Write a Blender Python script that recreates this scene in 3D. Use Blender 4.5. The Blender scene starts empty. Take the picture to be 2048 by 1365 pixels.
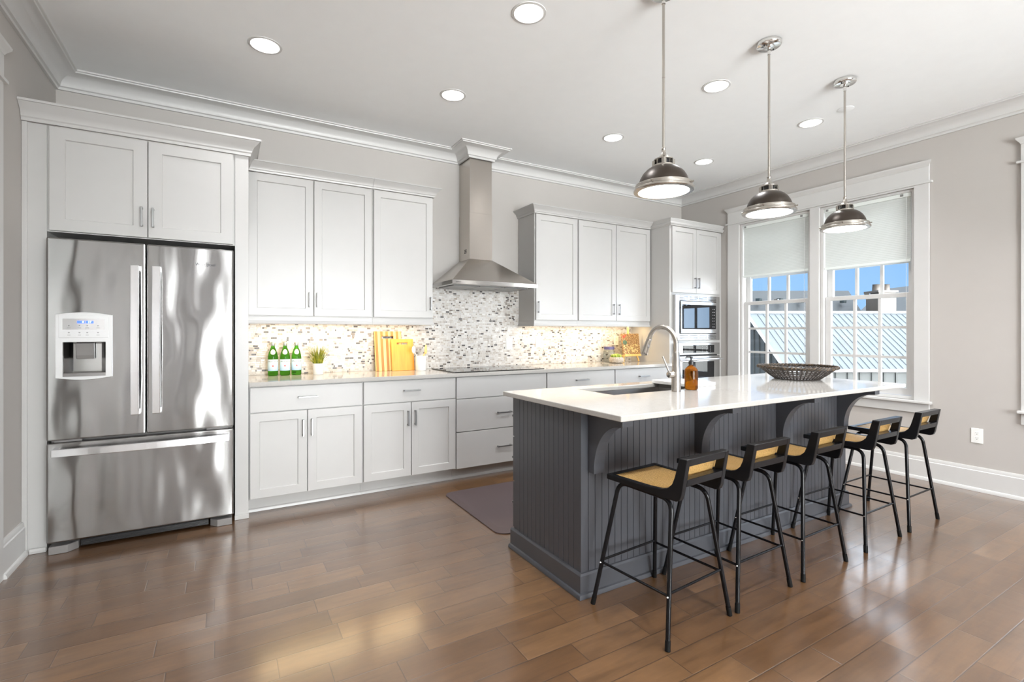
import bpy, bmesh, math, random
from mathutils import Vector, Matrix
random.seed(7)
sc = bpy.context.scene
COL = sc.collection
PI = math.pi
R = math.radians

# ------------------------------------------------------------------ camera
cam_d = bpy.data.cameras.new('camera'); cam = bpy.data.objects.new('camera', cam_d); COL.objects.link(cam)
cam_d.sensor_fit = 'HORIZONTAL'; cam_d.sensor_width = 36.0
cam_d.lens = 978.53 / 2048 * 36.0
cam_d.shift_y = -(682.5 - 666.0) / 2048
cam_d.clip_start = 0.05; cam_d.clip_end = 300
cam.location = (0, 0, 1.25); cam.rotation_euler = (R(90), 0, R(-30.3083))
sc.camera = cam

# ------------------------------------------------------------------ view, world, sun
sc.view_settings.view_transform = 'Standard'; sc.view_settings.look = 'None'
sc.view_settings.exposure = 0.6; sc.view_settings.gamma = 1.0; sc.view_settings.use_curve_mapping = False
sc.cycles.use_denoising = True
sc.cycles.max_bounces = 10; sc.cycles.diffuse_bounces = 5; sc.cycles.glossy_bounces = 4
sc.cycles.transmission_bounces = 8; sc.cycles.transparent_max_bounces = 12
sc.cycles.sample_clamp_indirect = 6.0; sc.cycles.caustics_reflective = False; sc.cycles.caustics_refractive = False
SKY_FRONT = 0.73      # blue sky seen from the right-hand windows
SKY_REAR = 24.5       # rear sky and low band, brightened to fill the room
GROUND_FILL = 1.7  # added world glow from below, aimed at the ceiling
CLOUD = 4.6
SUN = 1.2
K_CAN = 6.5         # recessed lights
K_PEND = 2.0         # pendant lamps
K_UNDER = 0.32        # strips under the wall cabinets

world = bpy.data.worlds.new('sky'); sc.world = world; world.use_nodes = True
wt = world.node_tree; wt.nodes.clear()
def wn(t, **k):
    n = wt.nodes.new(t)
    for a, b in k.items(): setattr(n, a, b)
    return n
w_out = wn('ShaderNodeOutputWorld'); w_bg = wn('ShaderNodeBackground')
w_tc = wn('ShaderNodeTexCoord'); w_sep = wn('ShaderNodeSeparateXYZ')
wt.links.new(w_tc.outputs['Generated'], w_sep.inputs[0])
w_r = wn('ShaderNodeValToRGB')       # elevation gradient
w_m = wn('ShaderNodeMapRange'); w_m.inputs[1].default_value = -0.3; w_m.inputs[2].default_value = 1.0
wt.links.new(w_sep.outputs['Z'], w_m.inputs[0]); wt.links.new(w_m.outputs[0], w_r.inputs[0])
els = w_r.color_ramp.elements
els[0].position = 0.0; els[0].color = (0.42, 0.42, 0.40, 1)
els[1].position = 1.0; els[1].color = (0.80, 0.88, 1.0, 1)
e = els.new(0.225); e.color = (0.50, 0.52, 0.52, 1)
e = els.new(0.235); e.color = (0.36, 0.63, 1.0, 1)
e = els.new(0.36); e.color = (0.30, 0.56, 1.0, 1)
e = els.new(0.50); e.color = (0.78, 0.87, 1.0, 1)
w_rear = wn('ShaderNodeMapRange'); w_rear.inputs[1].default_value = -0.54; w_rear.inputs[2].default_value = -0.84
wt.links.new(w_sep.outputs['Y'], w_rear.inputs[0])
# the rear brightness is an added low fill band, sparing the roofs outside
w_low = wn('ShaderNodeMapRange'); w_low.inputs[1].default_value = 0.42; w_low.inputs[2].default_value = 0.22
w_low.inputs[3].default_value = 0.22; w_low.inputs[4].default_value = 1.0
wt.links.new(w_sep.outputs['Z'], w_low.inputs[0])
w_mix = wn('ShaderNodeMix', data_type='RGBA')
wt.links.new(w_rear.outputs[0], w_mix.inputs[0]); wt.links.new(w_r.outputs[0], w_mix.inputs[6])
w_mix.inputs[7].default_value = (0.98, 0.985, 1.0, 1)
w_str = wn('ShaderNodeMapRange'); w_str.inputs[1].default_value = 0.0; w_str.inputs[2].default_value = 1.0
w_str.inputs[3].default_value = SKY_FRONT; w_str.inputs[4].default_value = SKY_REAR
w_fac = wn('ShaderNodeMath', operation='MULTIPLY'); wt.links.new(w_rear.outputs[0], w_fac.inputs[0]); wt.links.new(w_low.outputs[0], w_fac.inputs[1])
wt.links.new(w_fac.outputs[0], w_str.inputs[0])
# steep downward directions get an added boost that lights the ceiling from below
w_gnd = wn('ShaderNodeMapRange'); w_gnd.inputs[1].default_value = -0.15; w_gnd.inputs[2].default_value = -0.26
w_gnd.inputs[3].default_value = 1.0; w_gnd.inputs[4].default_value = GROUND_FILL
wt.links.new(w_sep.outputs['Z'], w_gnd.inputs[0])
w_gr = wn('ShaderNodeMix', data_type='FLOAT'); wt.links.new(w_rear.outputs[0], w_gr.inputs[0]); w_gr.inputs[2].default_value = 1.0; wt.links.new(w_gnd.outputs[0], w_gr.inputs[3])
w_tot = wn('ShaderNodeMath', operation='MULTIPLY'); wt.links.new(w_str.outputs[0], w_tot.inputs[0]); wt.links.new(w_gr.outputs[0], w_tot.inputs[1])
wt.links.new(w_mix.outputs[2], w_bg.inputs[0]); # bright cloud higher up, above the band of blue that shows under the window shades
w_cl = wn('ShaderNodeMapRange'); w_cl.inputs[1].default_value = 0.17; w_cl.inputs[2].default_value = 0.34
w_cl.inputs[3].default_value = 1.0; w_cl.inputs[4].default_value = CLOUD
wt.links.new(w_sep.outputs['Z'], w_cl.inputs[0])
w_cm = wn('ShaderNodeMix', data_type='FLOAT'); wt.links.new(w_rear.outputs[0], w_cm.inputs[0]); wt.links.new(w_cl.outputs[0], w_cm.inputs[2]); w_cm.inputs[3].default_value = 1.0
w_all = wn('ShaderNodeMath', operation='MULTIPLY'); wt.links.new(w_tot.outputs[0], w_all.inputs[0]); wt.links.new(w_cm.outputs[0], w_all.inputs[1])
wt.links.new(w_all.outputs[0], w_bg.inputs[1])
wt.links.new(w_bg.outputs[0], w_out.inputs[0])

sun_d = bpy.data.lights.new('sun', 'SUN'); sun_d.energy = SUN; sun_d.angle = R(0.6); sun_d.color = (1, 0.96, 0.9)
sun = bpy.data.objects.new('sun', sun_d); COL.objects.link(sun)
sun.rotation_euler = Vector((0.42, 0.34, -0.84)).to_track_quat('-Z', 'Y').to_euler()

def portal(name, loc, rot, sx, sy):
    d = bpy.data.lights.new(name, 'AREA'); d.shape = 'RECTANGLE'; d.size = sx; d.size_y = sy; d.cycles.is_portal = True
    o = bpy.data.objects.new(name, d); COL.objects.link(o); o.location = loc; o.rotation_euler = rot
    return o
# room extents
XL, XR, YB, YR, ZC = -0.99, 5.13, 4.396, -4.2, 3.0
WT = 0.15
REAR = [(-0.95, -0.70), (-0.42, -0.06), (0.16, 0.72), (0.78, 1.72), (1.78, 2.66), (3.05, 3.60)]
for i, (a, b) in enumerate(REAR):
    portal('portal_rear', ((a + b) / 2, YR - WT - 0.02, 1.45), (R(90), 0, R(0)), b - a, 2.4)
WIN = [(1.89, 2.67), (2.76, 3.555), (-0.66 + 0.105, 0.225), (0.315, 1.128)]
WZ0, WZ1 = 0.70, 2.50
for a, b in WIN:
    portal('portal_right', (XR + WT + 0.02, (a + b) / 2, 1.6), (0, R(90), 0), WZ1 - WZ0, b - a)

# ------------------------------------------------------------------ materials
MATS = {}
class NT:
    def __init__(s, name):
        s.m = bpy.data.materials.new(name); s.m.use_nodes = True; s.t = s.m.node_tree
        s.b = s.t.nodes['Principled BSDF']; s.o = s.t.nodes['Material Output']
    def n(s, t, **k):
        x = s.t.nodes.new(t)
        for a, b in k.items(): setattr(x, a, b)
        return x
    def l(s, a, b): s.t.links.new(a, b)
    def val(s, x, v):
        if isinstance(v, bpy.types.NodeSocket): s.l(v, x)
        else: x.default_value = v
    def math(s, op, a, b=None, c=None):
        x = s.n('ShaderNodeMath', operation=op); s.val(x.inputs[0], a)
        if b is not None: s.val(x.inputs[1], b)
        if c is not None: s.val(x.inputs[2], c)
        return x.outputs[0]
    def pos(s):
        g = s.n('ShaderNodeNewGeometry'); return g.outputs['Position']
    def objc(s): return s.n('ShaderNodeTexCoord').outputs['Object']
    def sep(s, v):
        x = s.n('ShaderNodeSeparateXYZ'); s.l(v, x.inputs[0]); return x.outputs
    def comb(s, x=0., y=0., z=0.):
        c = s.n('ShaderNodeCombineXYZ')
        for i, v in enumerate((x, y, z)): s.val(c.inputs[i], v)
        return c.outputs[0]
    def noise(s, vec, scale, detail=2., rough=.5, dist=0.):
        x = s.n('ShaderNodeTexNoise'); s.l(vec, x.inputs['Vector']); x.inputs['Scale'].default_value = scale
        x.inputs['Detail'].default_value = detail; x.inputs['Roughness'].default_value = rough; x.inputs['Distortion'].default_value = dist
        return x.outputs[0]
    def white(s, vec):
        x = s.n('ShaderNodeTexWhiteNoise', noise_dimensions='3D'); s.l(vec, x.inputs['Vector']); return x.outputs[0]
    def ramp(s, f, stops, interp='LINEAR'):
        x = s.n('ShaderNodeValToRGB'); s.l(f, x.inputs[0]); cr = x.color_ramp; cr.interpolation = interp
        cr.elements[0].position = stops[0][0]; cr.elements[0].color = (*stops[0][1], 1)
        cr.elements[1].position = stops[-1][0]; cr.elements[1].color = (*stops[-1][1], 1)
        for p, c in stops[1:-1]:
            e = cr.elements.new(p); e.color = (*c, 1)
        return x.outputs[0]
    def mix(s, f, a, b, mode='MIX'):
        x = s.n('ShaderNodeMix', data_type='RGBA', blend_type=mode); s.val(x.inputs[0], f)
        for i, v in ((6, a), (7, b)): s.val(x.inputs[i], v if isinstance(v, bpy.types.NodeSocket) else (*v, 1))
        return x.outputs[2]
    def bump(s, h, strength=.2, dist=.01, normal=None):
        x = s.n('ShaderNodeBump'); s.l(h, x.inputs['Height']); x.inputs['Strength'].default_value = strength; x.inputs['Distance'].default_value = dist
        if normal is not None: s.l(normal, x.inputs['Normal'])
        return x.outputs[0]
def mat(name, col, rough=.5, metal=0., **k):
    t = NT(name); t.b.inputs['Base Color'].default_value = (*col, 1); t.b.inputs['Roughness'].default_value = rough; t.b.inputs['Metallic'].default_value = metal
    for a, v in k.items(): t.b.inputs[a.replace('_', ' ')].default_value = v
    # faint unevenness so that no surface is perfectly flat in tone
    nz = t.noise(t.pos(), 9., 3.)
    t.l(t.mix(1., col, t.ramp(nz, [(.3, (.992,) * 3), (.7, (1.008,) * 3)]), 'MULTIPLY'), t.b.inputs['Base Color'])
    MATS[name] = t.m; return t
def paint(name, col, rough, bs=.02):
    t = mat(name, col, rough)
    t.l(t.bump(t.noise(t.pos(), 260., 2.), bs, .002), t.b.inputs['Normal'])
    return t
paint('wall_paint', (.478, .452, .428), .6)
paint('ceiling_paint', (.885, .90, .905), .8)
paint('trim_paint', (.605, .60, .59), .35)
paint('cabinet_paint', (.49, .484, .474), .32, .01)
paint('island_paint', (.058, .060, .069), .33, .03)
mat('outlet_plastic', (.85, .85, .83), .3)
mat('black_plastic', (.012, .012, .013), .35)
mat('dark_void', (.02, .02, .02), .8)
mat('grey_plastic', (.20, .19, .185), .45)
mat('nickel', (.46, .43, .39), .26, 1.)
mat('handle_metal', (.30, .30, .30), .34, 1.)
mat('chrome', (.80, .79, .77), .1, 1.)
mat('bronze', (.036, .026, .019), .38, .45)
mat('black_metal', (.005, .005, .006), .16, 0., Specular_IOR_Level=.22)
mat('black_wood', (.006, .006, .007), .26, 0., Specular_IOR_Level=.25)
mat('rubber', (.006, .006, .006), .5, 0., Specular_IOR_Level=.12)
mat('mat_vinyl', (.070, .048, .049), .55)
mat('white_ceramic', (.82, .82, .80), .2)
mat('shade_fabric', (.78, .82, .80), .8)
mat('clear_plastic', (.75, .75, .75), .2)
mat('black_glass', (.006, .006, .007), .03)
mat('silver_plastic', (.60, .60, .60), .32, .55)
mat('lid_paint', (.10, .09, .22), .4)
mat('cap_metal', (.55, .6, .58), .35, .8)
mat('siding', (.042, .046, .045), .7)
mat('outside_white', (.25, .255, .26), .6)
mat('dark_window', (.02, .025, .025), .1)
mat('print_black', (.02, .02, .03), .5)
mat('print_grey', (.30, .30, .30), .5)

def steel(name, col, rough, wav=.0, aniso=.75):
    t = mat(name, col, rough, 1.)
    tg = t.n('ShaderNodeTangent', direction_type='RADIAL', axis='Z'); t.l(tg.outputs[0], t.b.inputs['Tangent'])
    t.b.inputs['Anisotropic'].default_value = aniso; t.b.inputs['Anisotropic Rotation'].default_value = .25 if aniso > 0 else 0
    p = t.sep(t.pos())
    br = t.noise(t.comb(t.math('MULTIPLY', p[0], 3.), t.math('MULTIPLY', p[1], 3.), t.math('MULTIPLY', p[2], 900.)), 1., 2.)
    nrm = t.bump(br, .03, .001)
    if wav:
        wv = t.noise(t.comb(t.math('MULTIPLY', p[0], 5.), 0., t.math('MULTIPLY', p[2], 1.7)), 1., 1.)
        nrm = t.bump(wv, wav, .02, nrm)
    t.l(nrm, t.b.inputs['Normal'])
    return t
steel('fridge_steel', (.36, .355, .35), .2, .8, .93)
steel('hood_steel', (.55, .51, .47), .22, .06)
steel('oven_steel', (.52, .515, .51), .2, .05)
steel('handle_steel', (.80, .80, .81), .24)
steel('sink_steel', (.42, .41, .40), .28)

def emis(name, col, s):
    t = NT(name); t.b.inputs['Base Color'].default_value = (*col, 1); t.b.inputs['Emission Color'].default_value = (*col, 1)
    t.b.inputs['Emission Strength'].default_value = s; t.b.inputs['Roughness'].default_value = .4; MATS[name] = t.m; return t
emis('lamp_lens', (1., .98, .94), 6.)
emis('strip_lens', (1., .80, .50), 1.3)
emis('display_blue', (.05, .12, .9), 1.2)
emis('display_white', (.75, .85, 1.), 1.6)

def glass_thin(name, tint=(1, 1, 1), refl=1.):
    t = NT(name); t.t.nodes.remove(t.b)
    tr = t.n('ShaderNodeBsdfTransparent'); tr.inputs[0].default_value = (*tint, 1)
    gl = t.n('ShaderNodeBsdfGlossy'); gl.inputs['Roughness'].default_value = .02
    bf = t.n('ShaderNodeNewGeometry').outputs['Backfacing']      # a pane's far face reflects like its near face
    fr = t.n('ShaderNodeFresnel'); t.l(t.math('MULTIPLY_ADD', bf, 1 / 1.45 - 1.45, 1.45), fr.inputs[0])
    mx = t.n('ShaderNodeMixShader'); t.l(t.math('MULTIPLY', fr.outputs[0], refl), mx.inputs[0]); t.l(tr.outputs[0], mx.inputs[1]); t.l(gl.outputs[0], mx.inputs[2])
    t.l(mx.outputs[0], t.o.inputs[0]); MATS[name] = t.m
glass_thin('window_glass', (.97, .985, .98), .8)
glass_thin('dimming_glass', (.33, .33, .33), .8)  # grey tint added to weaken the rear windows mirrored in the fridge
glass_thin('jar_glass', (.93, .95, .95))
def glass_real(name, col):
    t = NT(name); t.b.inputs['Base Color'].default_value = (*col, 1); t.b.inputs['Roughness'].default_value = .03
    t.b.inputs['Transmission Weight'].default_value = .93; t.b.inputs['IOR'].default_value = 1.25; MATS[name] = t.m
    return t
glass_real('green_glass', (.10, .46, .03))
glass_real('amber_glass', (.24, .07, .002))

def floor_mat():
    t = NT('floor_wood'); p = t.sep(t.pos())
    PW, PL = .1235, .95
    ry = t.math('DIVIDE', t.math('ADD', p[1], .027), PW); row = t.math('FLOOR', ry); fy = t.math('FRACT', ry)
    r1 = t.white(t.comb(row, 3., 1.))
    rx = t.math('ADD', t.math('DIVIDE', p[0], PL), t.math('MULTIPLY', r1, 13.)); ix0 = t.math('FLOOR', rx)
    # second cut inside each length makes boards of unequal length
    cut = t.math('MULTIPLY_ADD', t.white(t.comb(row, ix0, 9.)), .5, .25)
    fx0 = t.math('FRACT', rx); half = t.math('GREATER_THAN', fx0, cut)
    idb = t.math('ADD', t.math('MULTIPLY', ix0, 2.), half)
    dx = t.math('MULTIPLY', t.math('MINIMUM', t.math('MINIMUM', fx0, t.math('SUBTRACT', 1., fx0)), t.math('ABSOLUTE', t.math('SUBTRACT', fx0, cut))), PL)
    dy = t.math('MULTIPLY', t.math('MINIMUM', fy, t.math('SUBTRACT', 1., fy)), PW)
    d = t.math('MINIMUM', dx, dy)
    rb = t.white(t.comb(row, idb, 5.)); rb2 = t.white(t.comb(row, idb, 17.))
    gx = t.comb(t.math('MULTIPLY_ADD', p[0], 1.6, t.math('MULTIPLY', rb, 40.)), t.math('MULTIPLY', p[1], 16.), t.math('MULTIPLY', rb2, 20.))
    g = t.noise(gx, 2.2, 6., .62, .6)
    blot = t.noise(t.comb(t.math('MULTIPLY_ADD', p[0], 1., t.math('MULTIPLY', rb2, 9.)), t.math('MULTIPLY', p[1], 2.), 0.), 3., 4., .6, .4)
    base = t.ramp(rb, [(0., (.092, .045, .018)), (.35, (.106, .053, .022)), (.7, (.120, .062, .027)), (1., (.142, .075, .033))])
    c = t.mix(1., base, t.ramp(g, [(.28, (.72, .70, .68)), (.5, (1., 1., 1.)), (.72, (1.18, 1.17, 1.16))]), 'MULTIPLY')
    c = t.mix(1., c, t.ramp(blot, [(.3, (.80, .80, .80)), (.7, (1.14, 1.14, 1.14))]), 'MULTIPLY')
    seam = t.math('LESS_THAN', d, .0011)
    c = t.mix(seam, c, (.03, .018, .012)); t.l(c, t.b.inputs['Base Color'])
    t.l(t.math('MULTIPLY_ADD', g, .10, .25), t.b.inputs['Roughness'])
    t.b.inputs['Specular IOR Level'].default_value = .6; t.b.inputs['Coat Weight'].default_value = .9; t.b.inputs['Coat IOR'].default_value = 1.75; t.b.inputs['Coat Roughness'].default_value = .17; t.l(t.b.inputs['Normal'].links[0].from_socket, t.b.inputs['Coat Normal']) if t.b.inputs['Normal'].links else None
    edge = t.n('ShaderNodeMapRange'); t.l(d, edge.inputs[0]); edge.inputs[1].default_value = 0.; edge.inputs[2].default_value = .004
    hs = t.noise(t.comb(t.math('MULTIPLY_ADD', p[0], 9., t.math('MULTIPLY', rb, 30.)), t.math('MULTIPLY', p[1], 5.), rb2), 2., 2.)
    h = t.math('ADD', t.math('MULTIPLY', edge.outputs[0], .5), t.math('ADD', t.math('MULTIPLY', g, .12), t.math('MULTIPLY', hs, .6)))
    t.l(t.bump(h, .35, .004), t.b.inputs['Normal']); MATS['floor_wood'] = t.m
floor_mat()

def tile_mat():
    t = NT('mosaic'); p = t.sep(t.pos()); RH, TL = .0162, .036
    rz = t.math('DIVIDE', p[2], RH); row = t.math('FLOOR', rz); fz = t.math('FRACT', rz)
    rx = t.math('ADD', t.math('DIVIDE', p[0], TL), t.math('MULTIPLY', t.white(t.comb(row, 2., 7.)), 11.)); ix = t.math('FLOOR', rx); fx = t.math('FRACT', rx)
    cut = t.math('MULTIPLY_ADD', t.white(t.comb(row, ix, 3.)), 1.0, .35)
    half = t.math('GREATER_THAN', fx, cut)
    rnd = t.white(t.comb(row, t.math('MULTIPLY_ADD', ix, 2., half), 11.))
    c = t.ramp(rnd, [(0., (.60, .58, .555)), (.36, (.54, .505, .465)), (.55, (.46, .42, .375)), (.68, (.62, .605, .58)), (.76, (.36, .32, .285)), (.85, (.48, .465, .45)), (.90, (.17, .14, .12)), (.945, (.06, .052, .05)), (.99, (.30, .25, .20))], 'CONSTANT')
    vein = t.noise(t.pos(), 70., 3.); c = t.mix(1., c, t.ramp(vein, [(.3, (.88,) * 3), (.7, (1.06,) * 3)]), 'MULTIPLY')
    dx = t.math('MULTIPLY', t.math('MINIMUM', t.math('MINIMUM', fx, t.math('SUBTRACT', 1., fx)), t.math('ABSOLUTE', t.math('SUBTRACT', fx, cut))), TL)
    dz = t.math('MULTIPLY', t.math('MINIMUM', fz, t.math('SUBTRACT', 1., fz)), RH); d = t.math('MINIMUM', dx, dz)
    c = t.mix(t.math('LESS_THAN', d, .0010), c, (.58, .56, .53)); t.l(c, t.b.inputs['Base Color'])
    t.l(t.math('MULTIPLY_ADD', rnd, .2, .15), t.b.inputs['Roughness'])
    e = t.n('ShaderNodeMapRange'); t.l(d, e.inputs[0]); e.inputs[2].default_value = .002
    t.l(t.bump(e.outputs[0], .3, .002), t.b.inputs['Normal']); MATS['mosaic'] = t.m
tile_mat()

def quartz():
    t = NT('quartz'); n1 = t.noise(t.pos(), 5., 6., .7, 1.5); n2 = t.noise(t.pos(), 160., 2.)
    c = t.ramp(n1, [(.44, (.43, .415, .39)), (.495, (.418, .402, .378)), (.53, (.435, .42, .395)), (.9, (.435, .42, .395))])
    c = t.mix(1., c, t.ramp(n2, [(.35, (.955,) * 3), (.65, (1.02,) * 3)]), 'MULTIPLY'); t.l(c, t.b.inputs['Base Color'])
    t.b.inputs['Roughness'].default_value = .09; MATS['quartz'] = t.m
quartz()

def cane():
    t = NT('cane'); g = t.sep(t.objc()); P = .0105
    # hexagonal holes between woven strands; object coordinates, curved part uses height plus depth
    a = t.math('DIVIDE', g[0], P); b = t.math('DIVIDE', t.math('SUBTRACT', g[1], t.math('MULTIPLY', g[2], 1.)), P * .9)
    row = t.math('FLOOR', b); off = t.math('MULTIPLY', t.math('MODULO', t.math('ABSOLUTE', row), 2.), .5)
    fa = t.math('SUBTRACT', t.math('FRACT', t.math('ADD', a, off)), .5); fb = t.math('SUBTRACT', t.math('FRACT', b), .5)
    r = t.math('SQRT', t.math('ADD', t.math('MULTIPLY', fa, fa), t.math('MULTIPLY', fb, fb)))
    hole = t.math('LESS_THAN', r, .27)
    n = t.noise(t.objc(), 150., 3.); t.l(t.ramp(n, [(.3, (.50, .29, .085)), (.7, (.74, .48, .19))]), t.b.inputs['Base Color'])
    t.b.inputs['Roughness'].default_value = .45
    st = t.math('ADD', t.math('SINE', t.math('MULTIPLY', a, 12.566)), t.math('SINE', t.math('MULTIPLY', b, 12.566)))
    t.l(t.bump(st, .3, .001), t.b.inputs['Normal'])
    tr = t.n('ShaderNodeBsdfTransparent'); mx = t.n('ShaderNodeMixShader'); t.l(hole, mx.inputs[0]); t.l(t.b.outputs[0], mx.inputs[1]); t.l(tr.outputs[0], mx.inputs[2])
    t.l(mx.outputs[0], t.o.inputs[0]); MATS['cane'] = t.m
cane()

def wood(name, c0, c1, stripe=None):
    t = NT(name); p = t.sep(t.objc())
    g = t.noise(t.comb(t.math('MULTIPLY', p[0], 60.), t.math('MULTIPLY', p[1], 60.), t.math('MULTIPLY', p[2], 5.)), 1., 4.)
    c = t.ramp(g, [(.3, c0), (.7, c1)])
    if stripe:
        s = t.math('GREATER_THAN', t.math('FRACT', t.math('DIVIDE', p[0], stripe[0])), .5)
        c = t.mix(s, c, t.mix(1., c, stripe[1], 'MULTIPLY'))
    t.l(c, t.b.inputs['Base Color']); t.b.inputs['Roughness'].default_value = .42; MATS[name] = t.m
wood('board_wood', (.68, .30, .035), (.82, .40, .06))
wood('striped_board', (.85, .56, .19), (.92, .66, .27), (.047, (.46, .29, .13)))
wood('easel_wood', (.72, .42, .10), (.86, .55, .18))
wood('spoon_wood', (.75, .55, .2), (.88, .70, .32))

def leafy(name, c0, c1, sc_):
    t = NT(name); n = t.noise(t.objc(), sc_, 2.); t.l(t.ramp(n, [(.35, c0), (.65, c1)]), t.b.inputs['Base Color']); t.b.inputs['Roughness'].default_value = .5; MATS[name] = t.m
leafy('grass_blade', (.09, .15, .012), (.42, .40, .03), 30.)
leafy('succulent_leaf', (.20, .32, .03), (.45, .50, .09), 40.)
leafy('soil', (.03, .02, .015), (.06, .04, .03), 60.)
def weave(name, c0, c1, c2):
    t = NT(name); n = t.noise(t.objc(), 90., 4.); t.l(t.ramp(n, [(.35, c0), (.55, c1), (.7, c2)]), t.b.inputs['Base Color']); t.b.inputs['Roughness'].default_value = .5
    t.l(t.bump(n, .5, .003), t.b.inputs['Normal']); MATS[name] = t.m
weave('wicker', (.02, .016, .014), (.05, .04, .035), (.09, .075, .065))
weave('wicker_rim', (.014, .011, .009), (.04, .028, .018), (.22, .12, .04))
weave('concrete', (.30, .25, .20), (.46, .40, .33), (.55, .49, .42))
weave('food_photo', (.09, .035, .012), (.45, .24, .08), (.62, .48, .25))
weave('brick', (.040, .031, .023), (.056, .045, .035), (.068, .056, .044))
weave('shingle', (.008, .010, .011), (.012, .0142, .016), (.016, .019, .021))
def label_mat():
    t = NT('bottle_label'); p = t.sep(t.objc()); n = t.noise(t.objc(), 80., 2.)
    t.l(t.ramp(t.math('ADD', p[2], t.math('MULTIPLY', n, .01)), [(.045, (.42, .62, .78)), (.07, (.62, .80, .88)), (.10, (.72, .86, .90)), (.125, (.74, .86, .88))]), t.b.inputs['Base Color'])
    t.b.inputs['Roughness'].default_value = .5; MATS['bottle_label'] = t.m
label_mat()
mat('label_cream', (.72, .76, .62), .5); mat('label_red', (.65, .06, .03), .5); mat('tomato', (.55, .07, .02), .4); mat('herb_green', (.10, .16, .08), .5)
def metal_roof():
    t = NT('metal_roof'); g = t.sep(t.objc())
    n = t.noise(t.objc(), 1.5, 2.); t.l(t.ramp(n, [(.3, (.078, .09, .099)), (.7, (.086, .099, .108))]), t.b.inputs['Base Color'])
    t.b.inputs['Roughness'].default_value = .45; t.b.inputs['Metallic'].default_value = .15; MATS['metal_roof'] = t.m
metal_roof()
mat('roof_seam', (.042, .049, .055), .6)
def shade_cloth():
    t = NT('shade_cloth'); t.t.nodes.remove(t.b)
    df = t.n('ShaderNodeBsdfDiffuse'); tl = t.n('ShaderNodeBsdfTranslucent'); mx = t.n('ShaderNodeMixShader')
    n = t.noise(t.pos(), 300., 2.); c = t.ramp(n, [(.3, (.70, .725, .705)), (.7, (.74, .765, .745))])
    t.l(c, df.inputs[0]); t.l(c, tl.inputs[0]); mx.inputs[0].default_value = .25
    t.l(df.outputs[0], mx.inputs[1]); t.l(tl.outputs[0], mx.inputs[2]); t.l(mx.outputs[0], t.o.inputs[0]); MATS['shade_cloth'] = t.m
shade_cloth()

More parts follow.
